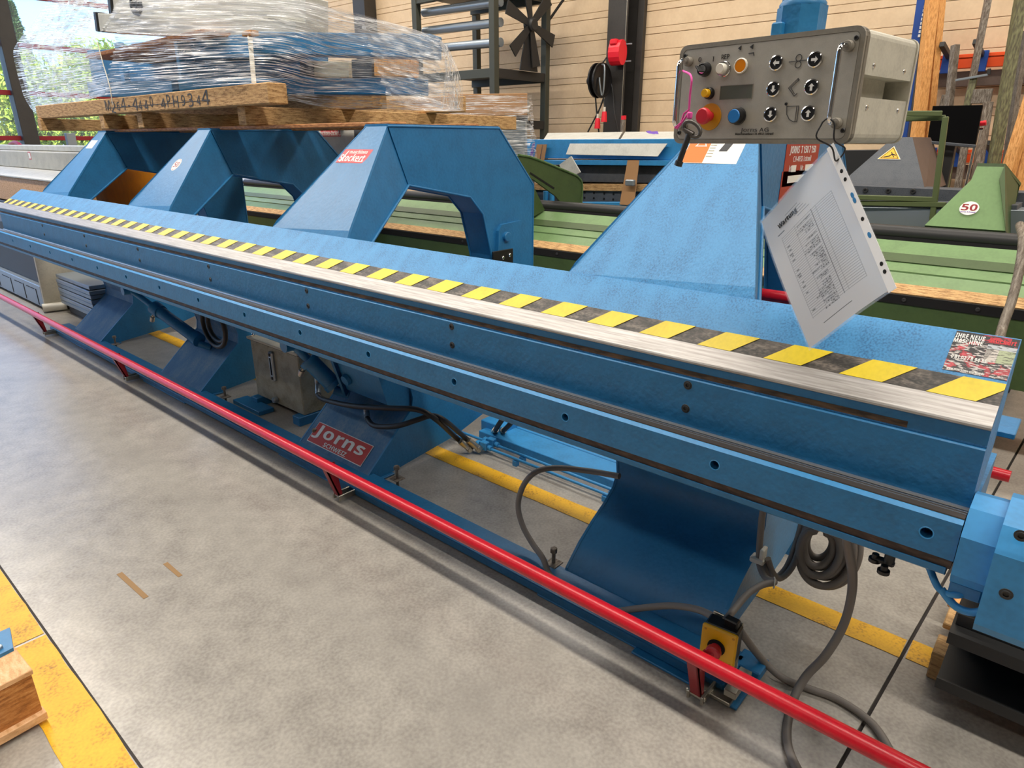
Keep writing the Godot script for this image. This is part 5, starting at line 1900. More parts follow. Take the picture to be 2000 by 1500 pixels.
	film_sheet(t, [Vector3(-8.839, 3.132, -2.800), Vector3(-9.584, 2.937, -2.800), Vector3(-10.188, 2.729, -2.750), Vector3(-10.040, 2.431, -2.700), Vector3(-9.638, 2.162, -2.600), Vector3(-8.867, 2.003, -2.450)], [Vector3(-5.840, 2.722, -2.360), Vector3(-6.095, 2.618, -2.340), Vector3(-6.452, 2.475, -2.310), Vector3(-6.399, 2.322, -2.300), Vector3(-6.313, 2.147, -2.290), Vector3(-6.383, 2.074, -2.285)], 60, 40, 0.07, 21, 0.9, 2.3, true)
	film_sheet(t, [Vector3(-6.031, 2.750, -2.400), Vector3(-4.925, 2.634, -2.420), Vector3(-3.954, 2.509, -2.500), Vector3(-3.476, 2.391, -2.650), Vector3(-3.156, 2.300, -2.750), Vector3(-3.002, 2.253, -2.820)], [Vector3(-6.440, 2.072, -2.285), Vector3(-5.235, 2.059, -2.285), Vector3(-4.065, 2.043, -2.300), Vector3(-3.988, 2.009, -2.600), Vector3(-3.424, 1.985, -2.720), Vector3(-3.028, 1.894, -2.850)], 110, 46, 0.045, 2, 3.0, 1.0)
	film_sheet(t, [Vector3(-5.958, 2.756, -2.360), Vector3(-4.838, 2.636, -2.380), Vector3(-3.888, 2.506, -2.460), Vector3(-3.422, 2.389, -2.610), Vector3(-3.110, 2.299, -2.710), Vector3(-2.951, 2.249, -2.780)], [Vector3(-6.233, 2.521, -2.300), Vector3(-5.177, 2.402, -2.320), Vector3(-4.172, 2.328, -2.400), Vector3(-3.858, 2.288, -2.550), Vector3(-3.322, 2.218, -2.660), Vector3(-2.946, 2.130, -2.800)], 110, 30, 0.04, 12, 2.0, 1.3)
	film_sheet(t, [Vector3(-3.410, 2.379, -2.600), Vector3(-3.099, 2.294, -2.700), Vector3(-2.914, 2.239, -2.760)], [Vector3(-3.309, 1.930, -2.700), Vector3(-3.057, 1.886, -2.750), Vector3(-2.870, 1.879, -2.850)], 40, 30, 0.06, 13, 1.0, 2.2)
	film_sheet(t, [Vector3(-3.002, 2.253, -2.820), Vector3(-2.987, 2.161, -2.840), Vector3(-3.006, 2.033, -2.860), Vector3(-3.039, 1.895, -2.860)], [Vector3(-3.430, 2.283, -3.300), Vector3(-3.359, 2.181, -3.300), Vector3(-3.308, 2.059, -3.300), Vector3(-3.295, 1.910, -3.300)], 40, 24, 0.05, 3, 0.6, 1.0)
	film_sheet(t, [Vector3(-4.218, 2.043, -2.600), Vector3(-4.055, 2.033, -2.800), Vector3(-3.755, 2.012, -3.000)], [Vector3(-4.254, 1.971, -2.620), Vector3(-4.072, 1.928, -2.800), Vector3(-3.776, 1.910, -3.000)], 40, 16, 0.03, 4, 1.2, 0.3)
	film_sheet(t, [Vector3(-3.877, 1.996, -3.100), Vector3(-3.774, 2.005, -3.400), Vector3(-3.600, 1.927, -3.600)], [Vector3(-3.885, 1.919, -3.100), Vector3(-3.675, 1.913, -3.400), Vector3(-3.600, 1.917, -3.600)], 40, 10, 0.03, 5, 1.2, 0.3)
	# white tie string at the front left corner of the film
	ORG = Vector3(-6.434, 2.056, -2.280)
	st = mb()
	tube(st, smooth_path([Vector3(-6.456, 2.468, -2.310), Vector3(-6.387, 2.284, -2.300), Vector3(-6.305, 2.135, -2.285), Vector3(-6.311, 1.994, -2.283)], 6), 0.004, 5)
	single("tie_string", "white tie string at the left corner of the wrapped load", "string", ORG, st, "white_plastic")

	# second wrapped bundle behind the third arch
	t = thing("wrapped_bundle", "brown cardboard bundle under crumpled film behind the third arch", "bundle", Vector3(-5.0, 0.0, -5.6))
	st = mb()
	bar(st, Vector3(-5.282, 2.047, -5.100), Vector3(-4.684, 2.056, -5.600), 0.20, 0.45)
	part(t, "cardboard", st, "cardboard")
	st = mb()
	bar(st, Vector3(-5.326, 1.670, -5.200), Vector3(-4.735, 1.685, -5.650), 0.44, 0.4)
	part(t, "core", st, "galvanised")
	st = mb()
	span(st, Vector3(-5.7, 0.0, -6.0), Vector3(-4.9, 1.35, -5.35), 0.01)
	part(t, "stand", st, "anthracite")
	film_sheet(t, [Vector3(-5.018, 2.131, -4.850), Vector3(-4.668, 2.126, -5.050), Vector3(-4.421, 2.128, -5.300)], [Vector3(-5.049, 1.456, -4.850), Vector3(-4.678, 1.450, -5.050), Vector3(-4.348, 1.461, -5.300)], 50, 40, 0.10, 6, 1.0, 1.0)
	film_sheet(t, [Vector3(-4.421, 2.128, -5.300), Vector3(-4.714, 2.157, -5.700)], [Vector3(-4.348, 1.461, -5.300), Vector3(-4.635, 1.442, -5.700)], 12, 30, 0.08, 7, 0.4, 1.0)

# ---------------------------------------------------------------- things near the camera
func foreground() -> void:
	var st: SurfaceTool
	# wooden crate at the lower left
	var t := thing("wooden_crate", "low plywood crate with a pale lid at the lower left corner", "crate", Vector3(-2.3, 0.0, -0.15))
	var yaw := Basis(Vector3.UP, 0.05)
	var c := Vector3(-2.165, 0, -0.25)
	st = mb()
	box(st, c + yaw * Vector3(-0.4, 0.11, 0.3), Vector3(0.79, 0.145, 0.59), 0.002, yaw)
	part(t, "body", st, "plywood")
	st = mb()
	box(st, c + yaw * Vector3(-0.4, 0.193, 0.3), Vector3(0.80, 0.018, 0.60), 0.002, yaw)
	part(t, "lid", st, "plywood_pale")
	st = mb()
	box(st, c + yaw * Vector3(-0.005, 0.03, 0.3), Vector3(0.04, 0.028, 0.60), 0.002, yaw)
	part(t, "batten", st, "plywood_pale")
	st = mb()
	box(st, c + yaw * Vector3(-0.4, 0.01, 0.3), Vector3(0.74, 0.02, 0.54), 0.002, yaw)
	part(t, "base_frame", st, "plywood")
	t = thing("corner_bracket", "blue steel corner bracket with a bolt lying on the crate lid", "bracket", Vector3(-2.331, 0.202, -0.213))
	st = mb()
	var bp: Vector3 = Vector3(-2.321, 0.202, -0.206)
	prism(st, [[-0.10, -0.05], [0.012, -0.05], [0.026, -0.02], [0.020, 0.03], [-0.10, 0.05]], 0.0, 0.012, Transform3D(Basis(Vector3(1, 0, 0), Vector3(0, 0, -1), Vector3(0, 1, 0)), bp))
	part(t, "plate", st, "blue")
	st = mb()
	hexbolt(st, Transform3D(Basis(Vector3(1, 0, 0), Vector3(0, 0, -1), Vector3(0, 1, 0)), bp + Vector3(-0.008, 0.012, 0.0)), 0.011, 0.010)
	part(t, "bolt", st, "galvanised")
	# black profiles on a pallet at the lower right
	t = thing("black_profile", "black open channel profile lying on the pallet, lower of two", "profile", Vector3(0.4, 0.12, -2.3), "black profiles on the pallet")
	st = mb()
	prism_x(st, [[-2.09, 0.122], [-2.09, 0.158], [-2.105, 0.158], [-2.105, 0.137], [-2.385, 0.137], [-2.385, 0.33], [-2.085, 0.33], [-2.085, 0.305], [-2.07, 0.305], [-2.07, 0.345], [-2.40, 0.345], [-2.40, 0.122]], -0.078, 1.6)
	part(t, "channel", st, "black_steel")
	st = mb()
	for k in 9:
		span(st, Vector3(-0.0795, 0.15 + k * 0.018, -2.398), Vector3(-0.0775, 0.158 + k * 0.018, -2.387), 0)
	part(t, "edge_slots", st, "hole_black")
	for k in 3:
		st = mb()
		box(st, Vector3(0.02 + k * 0.012, 0.18 + 0.05 * k, -2.378), Vector3(0.012, 0.012, 0.02), 0.002)
		part(t, "clip", st, "galvanised")
	st = mb()
	box(st, Vector3(-0.02, 0.27, -2.375), Vector3(0.05, 0.06, 0.02), 0.004)
	part(t, "end_bracket", st, "old_steel")
	t = thing("black_profile", "black folded profile lying on top of the other on the pallet", "profile", Vector3(0.4, 0.345, -2.4), "black profiles on the pallet")
	st = mb()
	prism_x(st, [[-2.12, 0.347], [-2.12, 0.385], [-2.135, 0.385], [-2.135, 0.362], [-2.385, 0.362], [-2.385, 0.545], [-2.115, 0.545], [-2.115, 0.52], [-2.10, 0.52], [-2.10, 0.56], [-2.40, 0.56], [-2.40, 0.347]], -0.07, 1.6)
	part(t, "channel", st, "black_steel")
	t = thing("pallet", "brown wooden pallet under the black profiles at the lower right", "pallet", Vector3(0.35, 0.0, -2.4))
	st = mb()
	span(st, Vector3(-0.125, 0.093, -2.78), Vector3(1.1, 0.120, -2.60), 0.004)
	part(t, "deck_board", st, "timber_orange")
	for zz in [-2.5, -2.31]:
		st = mb()
		span(st, Vector3(-0.115, 0.096, zz - 0.07), Vector3(1.1, 0.120, zz + 0.05), 0.004)
		part(t, "deck_board", st, "timber")
	for zz in [-2.68, -2.34]:
		st = mb()
		span(st, Vector3(-0.115, 0.0, zz - 0.06), Vector3(1.1, 0.093, zz + 0.06), 0.004)
		part(t, "runner", st, "timber")

# ---------------------------------------------------------------- machines and racks behind
func background() -> void:
	green_machine()
	grey_machine()
	wrapped_blue_machine()
	left_machines()
	steel_rack()
	wall_fittings()
	bar_rack()

func green_machine() -> void:
	var t := thing("green_folding_machine", "green sheet folding machine with black roller behind the blue machine", "machine", Vector3(-4.0, 0, -5.0))
	var st: SurfaceTool
	var xa := -9.5
	var xb := 0.35
	st = mb()
	prism_x(st, [[-4.46, 0.88], [-4.605, 0.965], [-4.605, 0.85], [-4.5, 0.80]], xa, xb)
	var lower := part(t, "lower_slope", st, "green")
	st = mb()
	prism_x(st, [[-4.612, 0.974], [-4.95, 1.112], [-5.05, 1.10], [-5.05, 0.7], [-4.612, 0.86]], xa, xb)
	part(t, "upper_slope", st, "green")
	st = mb()
	prism_x(st, [[-4.70, 1.0175], [-4.79, 1.0545], [-4.79, 1.0515], [-4.70, 1.0145]], xa, xb)
	part(t, "dark_green_band", st, "green_dark", "darker green band")
	st = mb()
	prism_x(st, [[-4.36, 0.888], [-4.457, 0.927], [-4.47, 0.90], [-4.37, 0.86]], xa, xb)
	part(t, "clamping_bar", st, "timber", "tan rusted clamping edge")
	st = mb()
	prism_x(st, [[-4.335, 0.83], [-4.335, 0.882], [-4.5, 0.88], [-4.5, 0.83]], xa, xb)
	var blk := part(t, "tool_band", st, "hole_black")
	for k in 12:
		st = mb()
		lathe(st, [[0.0, 0.004], [0.008, 0.006], [0.012, 0.004], [0.012, 0.0]], frame_z(Vector3(-0.42 - 0.36 * k, 0.857, -4.335), Vector3(0, 0, 1)), 12)
		part(blk, "bolt", st, "black_steel")
	st = mb()
	prism_x(st, [[-4.34, 0.45], [-4.34, 0.828], [-4.7, 0.828], [-4.7, 0.45]], xa, xb)
	part(t, "front_beam", st, "green_dark")
	st = mb()
	tube(st, [Vector3(xa, 1.155, -5.03), Vector3(-0.18, 1.155, -5.03)], 0.045, 20)
	part(t, "roller", st, "black_steel", "dark steel roller")
	st = mb()
	tube(st, [Vector3(xa, 1.10, -5.0), Vector3(-0.18, 1.10, -5.0)], 0.03, 14)
	part(t, "lower_roller", st, "hole_black")
	st = mb()
	box(st, Vector3(-0.19, 1.15, -5.03), Vector3(0.06, 0.14, 0.13), 0.02)
	part(t, "roller_bearing", st, "old_steel")
	for x in [-8.6, -5.2, -2.0, 0.2]:
		st = mb()
		span(st, Vector3(x - 0.12, 0, -5.3), Vector3(x + 0.12, 0.9, -4.7), 0.01)
		part(t, "leg", st, "green_dark")
	# arch with the round sticker
	green_arch(t, -0.655, true)
	green_arch(t, -4.05, false)

func green_arch(t: Node3D, xc: float, front: bool) -> void:
	var st := mb()
	if front:
		plate(st, [Vector3(-0.563, 1.565, -5.375), Vector3(-0.711, 1.565, -5.375), Vector3(-0.716, 1.483, -5.302), Vector3(-0.879, 1.208, -5.054), Vector3(-0.449, 1.208, -5.054), Vector3(-0.566, 1.483, -5.302)], -0.02)
		var a := part(t, "arch_plate", st, "green")
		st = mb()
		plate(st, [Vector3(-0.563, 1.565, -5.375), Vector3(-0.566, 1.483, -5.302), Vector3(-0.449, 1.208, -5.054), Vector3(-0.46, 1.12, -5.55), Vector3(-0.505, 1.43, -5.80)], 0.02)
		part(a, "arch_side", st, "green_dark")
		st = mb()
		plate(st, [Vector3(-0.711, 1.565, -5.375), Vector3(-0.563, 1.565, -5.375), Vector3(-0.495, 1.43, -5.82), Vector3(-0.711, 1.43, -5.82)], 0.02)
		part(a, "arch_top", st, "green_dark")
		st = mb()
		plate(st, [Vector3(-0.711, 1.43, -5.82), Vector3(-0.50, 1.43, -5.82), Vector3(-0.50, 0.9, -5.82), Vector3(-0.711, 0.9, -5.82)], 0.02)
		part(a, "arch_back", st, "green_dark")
		var p0 := Vector3(-0.671, 1.317, -5.152)
		var n := Vector3(0, 0.32, 0.355).normalized()
		var tr := frame_z(p0 + n * 0.006, n)
		st = mb()
		lathe(st, [[0.0, 0.001], [0.052, 0.001], [0.052, -0.02]], tr, 28)
		part(a, "round_sticker", st, "label_white", "round white anniversary sticker")
		letters(a, "sticker_lettering", "50", 0.05, Transform3D(tr.basis, tr * Vector3(0, 0.004, 0.002)), "red_dark", true, 1.2)
		letters(a, "sticker_lettering", "Jorns Schweiz", 0.010, Transform3D(tr.basis, tr * Vector3(0, -0.030, 0.002)), "purple", true, 0.9)
	else:
		# seen from its flank: bowed side plate with a slot
		prism_x(st, [[-4.55, 1.60], [-4.75, 1.57], [-5.30, 1.43], [-5.42, 1.39], [-5.49, 1.33], [-5.49, 1.12], [-5.18, 1.12], [-5.16, 1.18], [-5.08, 1.24], [-4.75, 1.40], [-4.55, 1.44]], xc + 0.13, xc + 0.15)
		var a := part(t, "arch_plate", st, "green_dark")
		st = mb()
		for k in 2:
			tube(st, smooth_path([Vector3(xc + 0.15, 1.605, -4.55), Vector3(xc + 0.15, 1.575, -4.76), Vector3(xc + 0.15, 1.435, -5.30), Vector3(xc + 0.15, 1.39, -5.43), Vector3(xc + 0.15, 1.32, -5.495), Vector3(xc + 0.15, 1.12, -5.495)], 5), 0.012, 6)
		part(a, "rim", st, "green")
		st = mb()
		prism_x(st, [[-4.70, 1.45], [-4.71, 1.462], [-5.06, 1.315], [-5.05, 1.30]], xc + 0.149, xc + 0.153)
		part(a, "slot", st, "hole_black")
		st = mb()
		prism_x(st, [[-4.2, 1.2], [-4.55, 1.60], [-4.6, 1.58], [-4.95, 1.12], [-4.7, 1.05]], xc - 0.25, xc + 0.13)
		part(a, "arch_front", st, "green_dark")

func grey_machine() -> void:
	var t := thing("grey_machine", "dark grey machine with a yellow warning triangle behind the green machine", "machine", Vector3(-1.3, 0, -6.4))
	var st := mb()
	plate(st, [Vector3(-1.73, 1.36, -6.0), Vector3(-1.085, 1.36, -6.0), Vector3(-1.321, 1.747, -6.377), Vector3(-1.458, 1.747, -6.377)], -0.03)
	part(t, "sloped_plate", st, "anthracite")
	st = mb()
	plate(st, [Vector3(-1.085, 1.36, -6.0), Vector3(-1.321, 1.747, -6.377), Vector3(-1.30, 1.747, -7.0), Vector3(-1.12, 1.36, -7.0)], 0.03)
	part(t, "side_plate", st, "brown_paint", "brownish side plate")
	st = mb()
	bar(st, Vector3(-1.855, 1.333, -6.000), Vector3(-0.441, 1.327, -6.000), 0.12, 0.25)
	var bd := part(t, "tool_beam", st, "anthracite")
	for p in [Vector3(-1.471, 1.357, -5.870), Vector3(-1.309, 1.360, -5.870), Vector3(-1.143, 1.364, -5.870)]:
		st = mb()
		lathe(st, [[0.0, 0.001], [0.007, 0.001], [0.008, 0.008], [0.017, 0.008], [0.02, 0.0]], frame_z(p, Vector3(0, 0, 1)), 14)
		part(bd, "socket_screw", st, "black_steel")
	st = mb()
	bar(st, Vector3(-1.773, 1.163, -5.700), Vector3(-0.390, 1.216, -5.700), 0.16, 0.3)
	part(t, "lower_beam", st, "galvanised")
	st = mb()
	bar(st, Vector3(-1.788, 1.220, -5.720), Vector3(-0.461, 1.276, -5.720), 0.10, 0.3)
	part(t, "apron", st, "anthracite")
	st = mb()
	bar(st, Vector3(-2.140, 1.527, -6.800), Vector3(-1.619, 1.538, -6.800), 0.22, 0.4)
	part(t, "rear_housing", st, "black_steel")
	for x in [-1.9, -0.4]:
		st = mb()
		span(st, Vector3(x - 0.15, 0, -6.4), Vector3(x + 0.15, 1.1, -5.75), 0.01)
		part(t, "leg", st, "anthracite")
	# warning triangle
	var n := Vector3(0, 0.377, 0.387).normalized()
	var q := Vector3(-1.424, 1.616, -6.249) + n * 0.003
	var tr := frame_z(q, n)
	for s in [[0.085, 0.001, "label_white"], [0.078, 0.002, "warning_yellow"]]:
		st = mb()
		var r: float = s[0]
		prism(st, [[-r, -r * 0.62], [r, -r * 0.62], [0, r]], -0.01, s[1], tr)
		part(t, "warning_triangle", st, s[2], "yellow warning triangle")
	st = mb()
	line_mark(st, Transform3D(tr.basis, tr * Vector3(0, 0, 0.0022)), [[-0.062, -0.042], [0.062, -0.042], [0.0, 0.066], [-0.062, -0.042]], 0.002)
	line_mark(st, Transform3D(tr.basis, tr * Vector3(0, 0, 0.0022)), [[-0.04, -0.03], [-0.005, -0.02], [0.01, 0.0], [0.035, -0.01]], 0.005)
	line_mark(st, Transform3D(tr.basis, tr * Vector3(0, 0, 0.0022)), [[0.0, 0.02], [0.012, -0.005], [0.03, -0.03]], 0.003)
	part(t, "hand_symbol", st, "ink")
	# green light frame in front of it
	t = thing("green_pipe_frame", "green tubular guard frame in front of the grey machine", "frame", Vector3(-1.0, 0.0, -5.55))
	for q2 in [[Vector3(-0.974, 1.872, -5.550), Vector3(-0.924, 1.175, -5.550)], [Vector3(-1.218, 1.896, -5.500), Vector3(-0.999, 1.892, -5.550)], [Vector3(-1.234, 1.865, -5.600), Vector3(-0.985, 1.867, -5.600)], [Vector3(-1.475, 1.328, -5.500), Vector3(-0.935, 1.335, -5.550)], [Vector3(-1.474, 1.286, -5.520), Vector3(-0.862, 1.304, -5.550)]]:
		st = mb()
		bar(st, q2[0], q2[1], 0.035, 0.035, 0.004)
		part(t, "tube", st, "frame_green")
	st = mb()
	var fp: Vector3 = Vector3(-0.924, 1.175, -5.550)
	bar(st, fp, Vector3(fp.x, 0.0, -5.55), 0.035, 0.035)
	part(t, "tube", st, "frame_green")
	# cables on the right
	ORG = Vector3(-0.276, 0.729, -3.950)
	st = mb()
	tube(st, smooth_path([Vector3(-0.343, 1.298, -4.500), Vector3(-0.299, 1.242, -4.300), Vector3(-0.276, 1.102, -4.200), Vector3(-0.268, 0.963, -4.100), Vector3(-0.270, 0.851, -4.000), Vector3(-0.261, 0.705, -3.950), Vector3(-0.346, 0.020, -5.730)], 6), 0.022, 10)
	single("pneumatic_hose", "thick pale grey hose hanging in front of the green machine at the right", "hose", ORG, st, "old_steel")

func wrapped_blue_machine() -> void:
	var t := thing("strapped_blue_machine", "blue machine strapped with brown webbing under white metal sheets at the back", "machine", Vector3(-4.4, 0.0, -6.8))
	var st := mb()
	bar(st, Vector3(-5.305, 1.634, -6.500), Vector3(-3.130, 1.639, -6.500), 0.20, 0.5)
	part(t, "top_beam", st, "blue_light")
	st = mb()
	bar(st, Vector3(-5.261, 1.486, -6.450), Vector3(-3.093, 1.517, -6.450), 0.05, 0.5)
	part(t, "ledge", st, "blue_light")
	st = mb()
	bar(st, Vector3(-5.269, 1.357, -6.500), Vector3(-3.105, 1.409, -6.500), 0.17, 0.4)
	part(t, "dark_roller", st, "anthracite")
	st = mb()
	bar(st, Vector3(-5.201, 1.216, -6.420), Vector3(-3.054, 1.288, -6.420), 0.07, 0.5)
	part(t, "wood_layer", st, "timber")
	st = mb()
	bar(st, Vector3(-5.183, 1.106, -6.400), Vector3(-3.035, 1.202, -6.400), 0.13, 0.4)
	var hp := part(t, "perforated_plate", st, "anthracite")
	for k in 5:
		for j in 2:
			st = mb()
			lathe(st, [[0.0, 0.002], [0.012, 0.002], [0.012, 0.0]], frame_z([Vector3(-4.357, 1.190, -6.195), Vector3(-4.236, 1.191, -6.195), Vector3(-4.104, 1.192, -6.195), Vector3(-3.988, 1.192, -6.195), Vector3(-4.495, 1.190, -6.195)][k] + Vector3(0, -0.055 * j, 0), Vector3(0, 0, 1)), 10)
			part(hp, "hole", st, "hole_black")
	st = mb()
	bar(st, Vector3(-5.141, 0.993, -6.350), Vector3(-3.001, 1.109, -6.350), 0.12, 0.5)
	part(t, "base_beam", st, "blue_light")
	st = mb()
	for q in [Vector3(-4.781, 1.112, -6.050), Vector3(-4.695, 1.128, -6.050)]:
		tube(st, [q + Vector3(0, -0.08, 0), q + Vector3(0, 0.08, 0)], 0.03, 8)
	part(t, "valve", st, "blue_light")
	st = mb()
	span(st, Vector3(-5.2, 0.0, -6.9), Vector3(-3.4, 1.0, -6.2), 0.01)
	part(t, "undercarriage", st, "anthracite")
	for q in [[Vector3(-5.001, 1.682, -6.200), Vector3(-5.050, 1.484, -6.200), 0.08], [Vector3(-4.927, 1.682, -6.200), Vector3(-4.968, 1.486, -6.200), 0.05], [Vector3(-3.754, 1.535, -6.140), Vector3(-3.784, 1.101, -6.080), 0.10], [Vector3(-3.707, 1.536, -6.140), Vector3(-3.699, 1.106, -6.080), 0.07]]:
		st = mb()
		plate(st, [q[0] - Vector3(q[2] / 2, 0, 0), q[0] + Vector3(q[2] / 2, 0, 0), q[1] + Vector3(q[2] / 2, 0, 0), q[1] - Vector3(q[2] / 2, 0, 0)], 0.01)
		part(t, "webbing", st, "cardboard", "brown strap")
	st = mb()
	box(st, Vector3(-3.702, 1.323, -6.050), Vector3(0.10, 0.06, 0.05), 0.01)
	part(t, "ratchet", st, "galvanised")
	# white sheets lying on it
	var sheets := [[[Vector3(-5.157, 1.709, -6.450), Vector3(-4.141, 1.710, -6.450), Vector3(-4.424, 1.808, -7.000), Vector3(-5.517, 1.804, -7.000)], "white metal sheet on the strapped blue machine, left of the pair"], [[Vector3(-4.109, 1.710, -6.450), Vector3(-3.222, 1.711, -6.450), Vector3(-3.477, 1.807, -7.000), Vector3(-4.390, 1.808, -7.000)], "white metal sheet on the strapped blue machine, under the purple strap"], [[Vector3(-4.602, 1.578, -6.170), Vector3(-3.477, 1.573, -6.170), Vector3(-3.409, 1.692, -6.220), Vector3(-4.588, 1.689, -6.220)], "white folded sheet leaning on the front of the blue machine"]]
	for s in sheets:
		ORG = s[0][0]
		st = mb()
		plate(st, s[0], 0.008)
		single("metal_sheet", s[1], "sheet", ORG, st, "white_paint", "white metal sheets")
	ORG = Vector3(-4.552, 1.433, -6.100)
	st = mb()
	plate(st, [Vector3(-4.644, 1.473, -6.100), Vector3(-4.503, 1.565, -6.120), Vector3(-4.360, 1.406, -6.100), Vector3(-4.512, 1.329, -6.080)], 0.02)
	single("foil_packet", "crumpled white foil packet on the blue machine ledge", "packet", ORG, st, "white_paint")
	var straps := [[[Vector3(-4.105, 1.822, -6.980), Vector3(-4.053, 1.827, -6.980), Vector3(-3.667, 1.720, -6.600), Vector3(-3.745, 1.715, -6.600)], "purple strap folded over the white sheet, left tail"], [[Vector3(-4.022, 1.816, -6.950), Vector3(-3.946, 1.820, -6.950), Vector3(-3.761, 1.745, -6.700), Vector3(-3.667, 1.715, -6.600)], "purple strap folded over the white sheet, right tail"], [[Vector3(-5.105, 1.682, -6.200), Vector3(-5.076, 1.704, -6.200), Vector3(-5.103, 1.539, -6.200), Vector3(-5.149, 1.549, -6.200)], "purple strap hanging at the left end of the blue machine"], [[Vector3(-5.233, 1.714, -6.430), Vector3(-5.143, 1.737, -6.450), Vector3(-4.808, 1.709, -6.430), Vector3(-4.844, 1.701, -6.430)], "thin purple strap lying along the left white sheet"]]
	for s in straps:
		ORG = s[0][2]
		st = mb()
		plate(st, s[0], 0.01)
		single("purple_strap", s[1], "strap", ORG, st, "purple", "purple lifting straps")

func left_machines() -> void:
	var st: SurfaceTool
	var t := thing("white_machine", "off-white machine beam with tan panel at the far left behind the stripes", "machine", Vector3(-11.5, 0.0, -3.1))
	st = mb()
	span(st, Vector3(-14.5, 1.36, -3.1), Vector3(-9.2, 1.585, -2.9), 0.01)
	part(t, "upper_beam", st, "cream_paint")
	st = mb()
	prism_x(st, [[-2.9, 1.36], [-2.62, 1.275], [-2.62, 1.26], [-2.9, 1.25]], -14.5, -9.2)
	part(t, "sloped_ledge", st, "white_paint")
	st = mb()
	span(st, Vector3(-14.5, 0.93, -2.95), Vector3(-9.2, 1.26, -2.64), 0.01)
	part(t, "tan_panel", st, "plywood_pale", "tan lower panel")
	st = mb()
	span(st, Vector3(-14.5, 0.80, -2.95), Vector3(-9.2, 0.92, -2.60), 0.01)
	part(t, "dark_rail", st, "black_steel")
	st = mb()
	span(st, Vector3(-14.5, 1.585, -3.5), Vector3(-9.6, 1.66, -3.1), 0.01)
	part(t, "rear_table", st, "white_paint")
	for x in [-13.5, -11.2]:
		st = mb()
		span(st, Vector3(x - 0.2, 0.0, -3.5), Vector3(x + 0.2, 1.4, -2.95), 0.01)
		part(t, "leg", st, "cream_paint")
	var q: Vector3 = Vector3(-11.262, 1.530, -2.900)
	decal(t, "warning_sticker", Transform3D(Basis.IDENTITY, Vector3(q.x, q.y, -2.8985)), 0.11, 0.10, "label_red", 0.0, "small red-edged sticker")
	decal(t, "sticker_field", Transform3D(Basis.IDENTITY, Vector3(q.x, q.y, -2.8975)), 0.085, 0.075, "label_white")
	ORG = Vector3(-13.560, 1.588, -3.300)
	st = mb()
	tube(st, smooth_path([Vector3(-13.887, 1.577, -3.300), Vector3(-13.734, 1.649, -3.300), Vector3(-13.442, 1.689, -3.300), Vector3(-13.219, 1.659, -3.300), Vector3(-13.093, 1.584, -3.300)], 6), 0.035, 10)
	single("dark_red_hoop", "dark red hoop handle behind the off-white machine beam", "handle", ORG, st, "red_dark")
	# grey steel post by the window
	var gp: Vector3 = Vector3(-16.000, 1.575, -4.886)
	ORG = Vector3(gp.x, 0, gp.z)
	st = mb()
	span(st, ORG + Vector3(-0.06, 0, -0.08), ORG + Vector3(0.06, 1.86, 0.08), 0.004)
	single("grey_post", "grey steel post standing by the glazed end wall", "post", ORG, st, "galvanised")
	# orange machine seen through the first arch
	t = thing("orange_panel", "orange painted machine panel seen through the first arch", "panel", Vector3(-10.2, 0.0, -3.7))
	st = mb()
	span(st, Vector3(-12.2, 0.5, -3.75), Vector3(-8.6, 1.55, -3.65), 0.01)
	part(t, "panel", st, "orange_paint")
	st = mb()
	span(st, Vector3(-12.2, 0.0, -3.75), Vector3(-8.6, 0.5, -3.67), 0.01)
	part(t, "foot", st, "black_steel")
	# white cabinet with red lettering behind the second arch
	t = thing("white_cabinet", "white cabinet front with a red name strip behind the second arch", "cabinet", Vector3(-6.0, 0.0, -4.25))
	st = mb()
	var w0: Vector3 = Vector3(-6.363, 1.595, -4.200)
	var w1: Vector3 = Vector3(-5.700, 1.809, -4.200)
	span(st, Vector3(w0.x, 1.28, -4.28), Vector3(w1.x, 1.84, -4.2), 0.008)
	part(t, "front", st, "white_paint")
	st = mb()
	span(st, Vector3(w1.x, 1.28, -4.28), Vector3(w1.x + 0.25, 1.84, -4.19), 0.008)
	part(t, "edge", st, "anthracite")
	st = mb()
	span(st, Vector3(w0.x, 0.0, -4.31), Vector3(w1.x, 1.3, -4.22), 0.008)
	part(t, "base", st, "anthracite")
	var pz: Vector3 = Vector3(-6.095, 1.788, -4.200)
	decal(t, "name_strip", Transform3D(Basis.IDENTITY, Vector3(pz.x, pz.y + 0.01, -4.1985)), 0.34, 0.075, "label_red", 0.0, "red strip with white lettering")
	letters(t, "strip_lettering", "maschinen-stockert.de", 0.05, Transform3D(Basis.IDENTITY, Vector3(pz.x, pz.y + 0.005, -4.197)), "ink_white", true, 0.55)

	# beige machine foot and plate stack on the floor at the left
	t = thing("beige_machine_base", "beige machine base with grey slotted plinth at the far left under the beam", "machine", Vector3(-9.4, 0.0, -2.4))
	st = mb()
	span(st, Vector3(-12.5, 0.27, -2.5), Vector3(-8.36, 0.86, -2.02), 0.006)
	part(t, "dark_front", st, "black_steel")
	st = mb()
	prism_x(st, [[-1.96, 0.02], [-1.98, 0.86], [-2.75, 0.86], [-2.75, 0.02]], -8.36, -8.32)
	part(t, "side_plate", st, "cream_paint")
	st = mb()
	span(st, Vector3(-12.5, 0.03, -2.4), Vector3(-8.37, 0.27, -1.965), 0.006)
	var pl := part(t, "plinth", st, "galvanised")
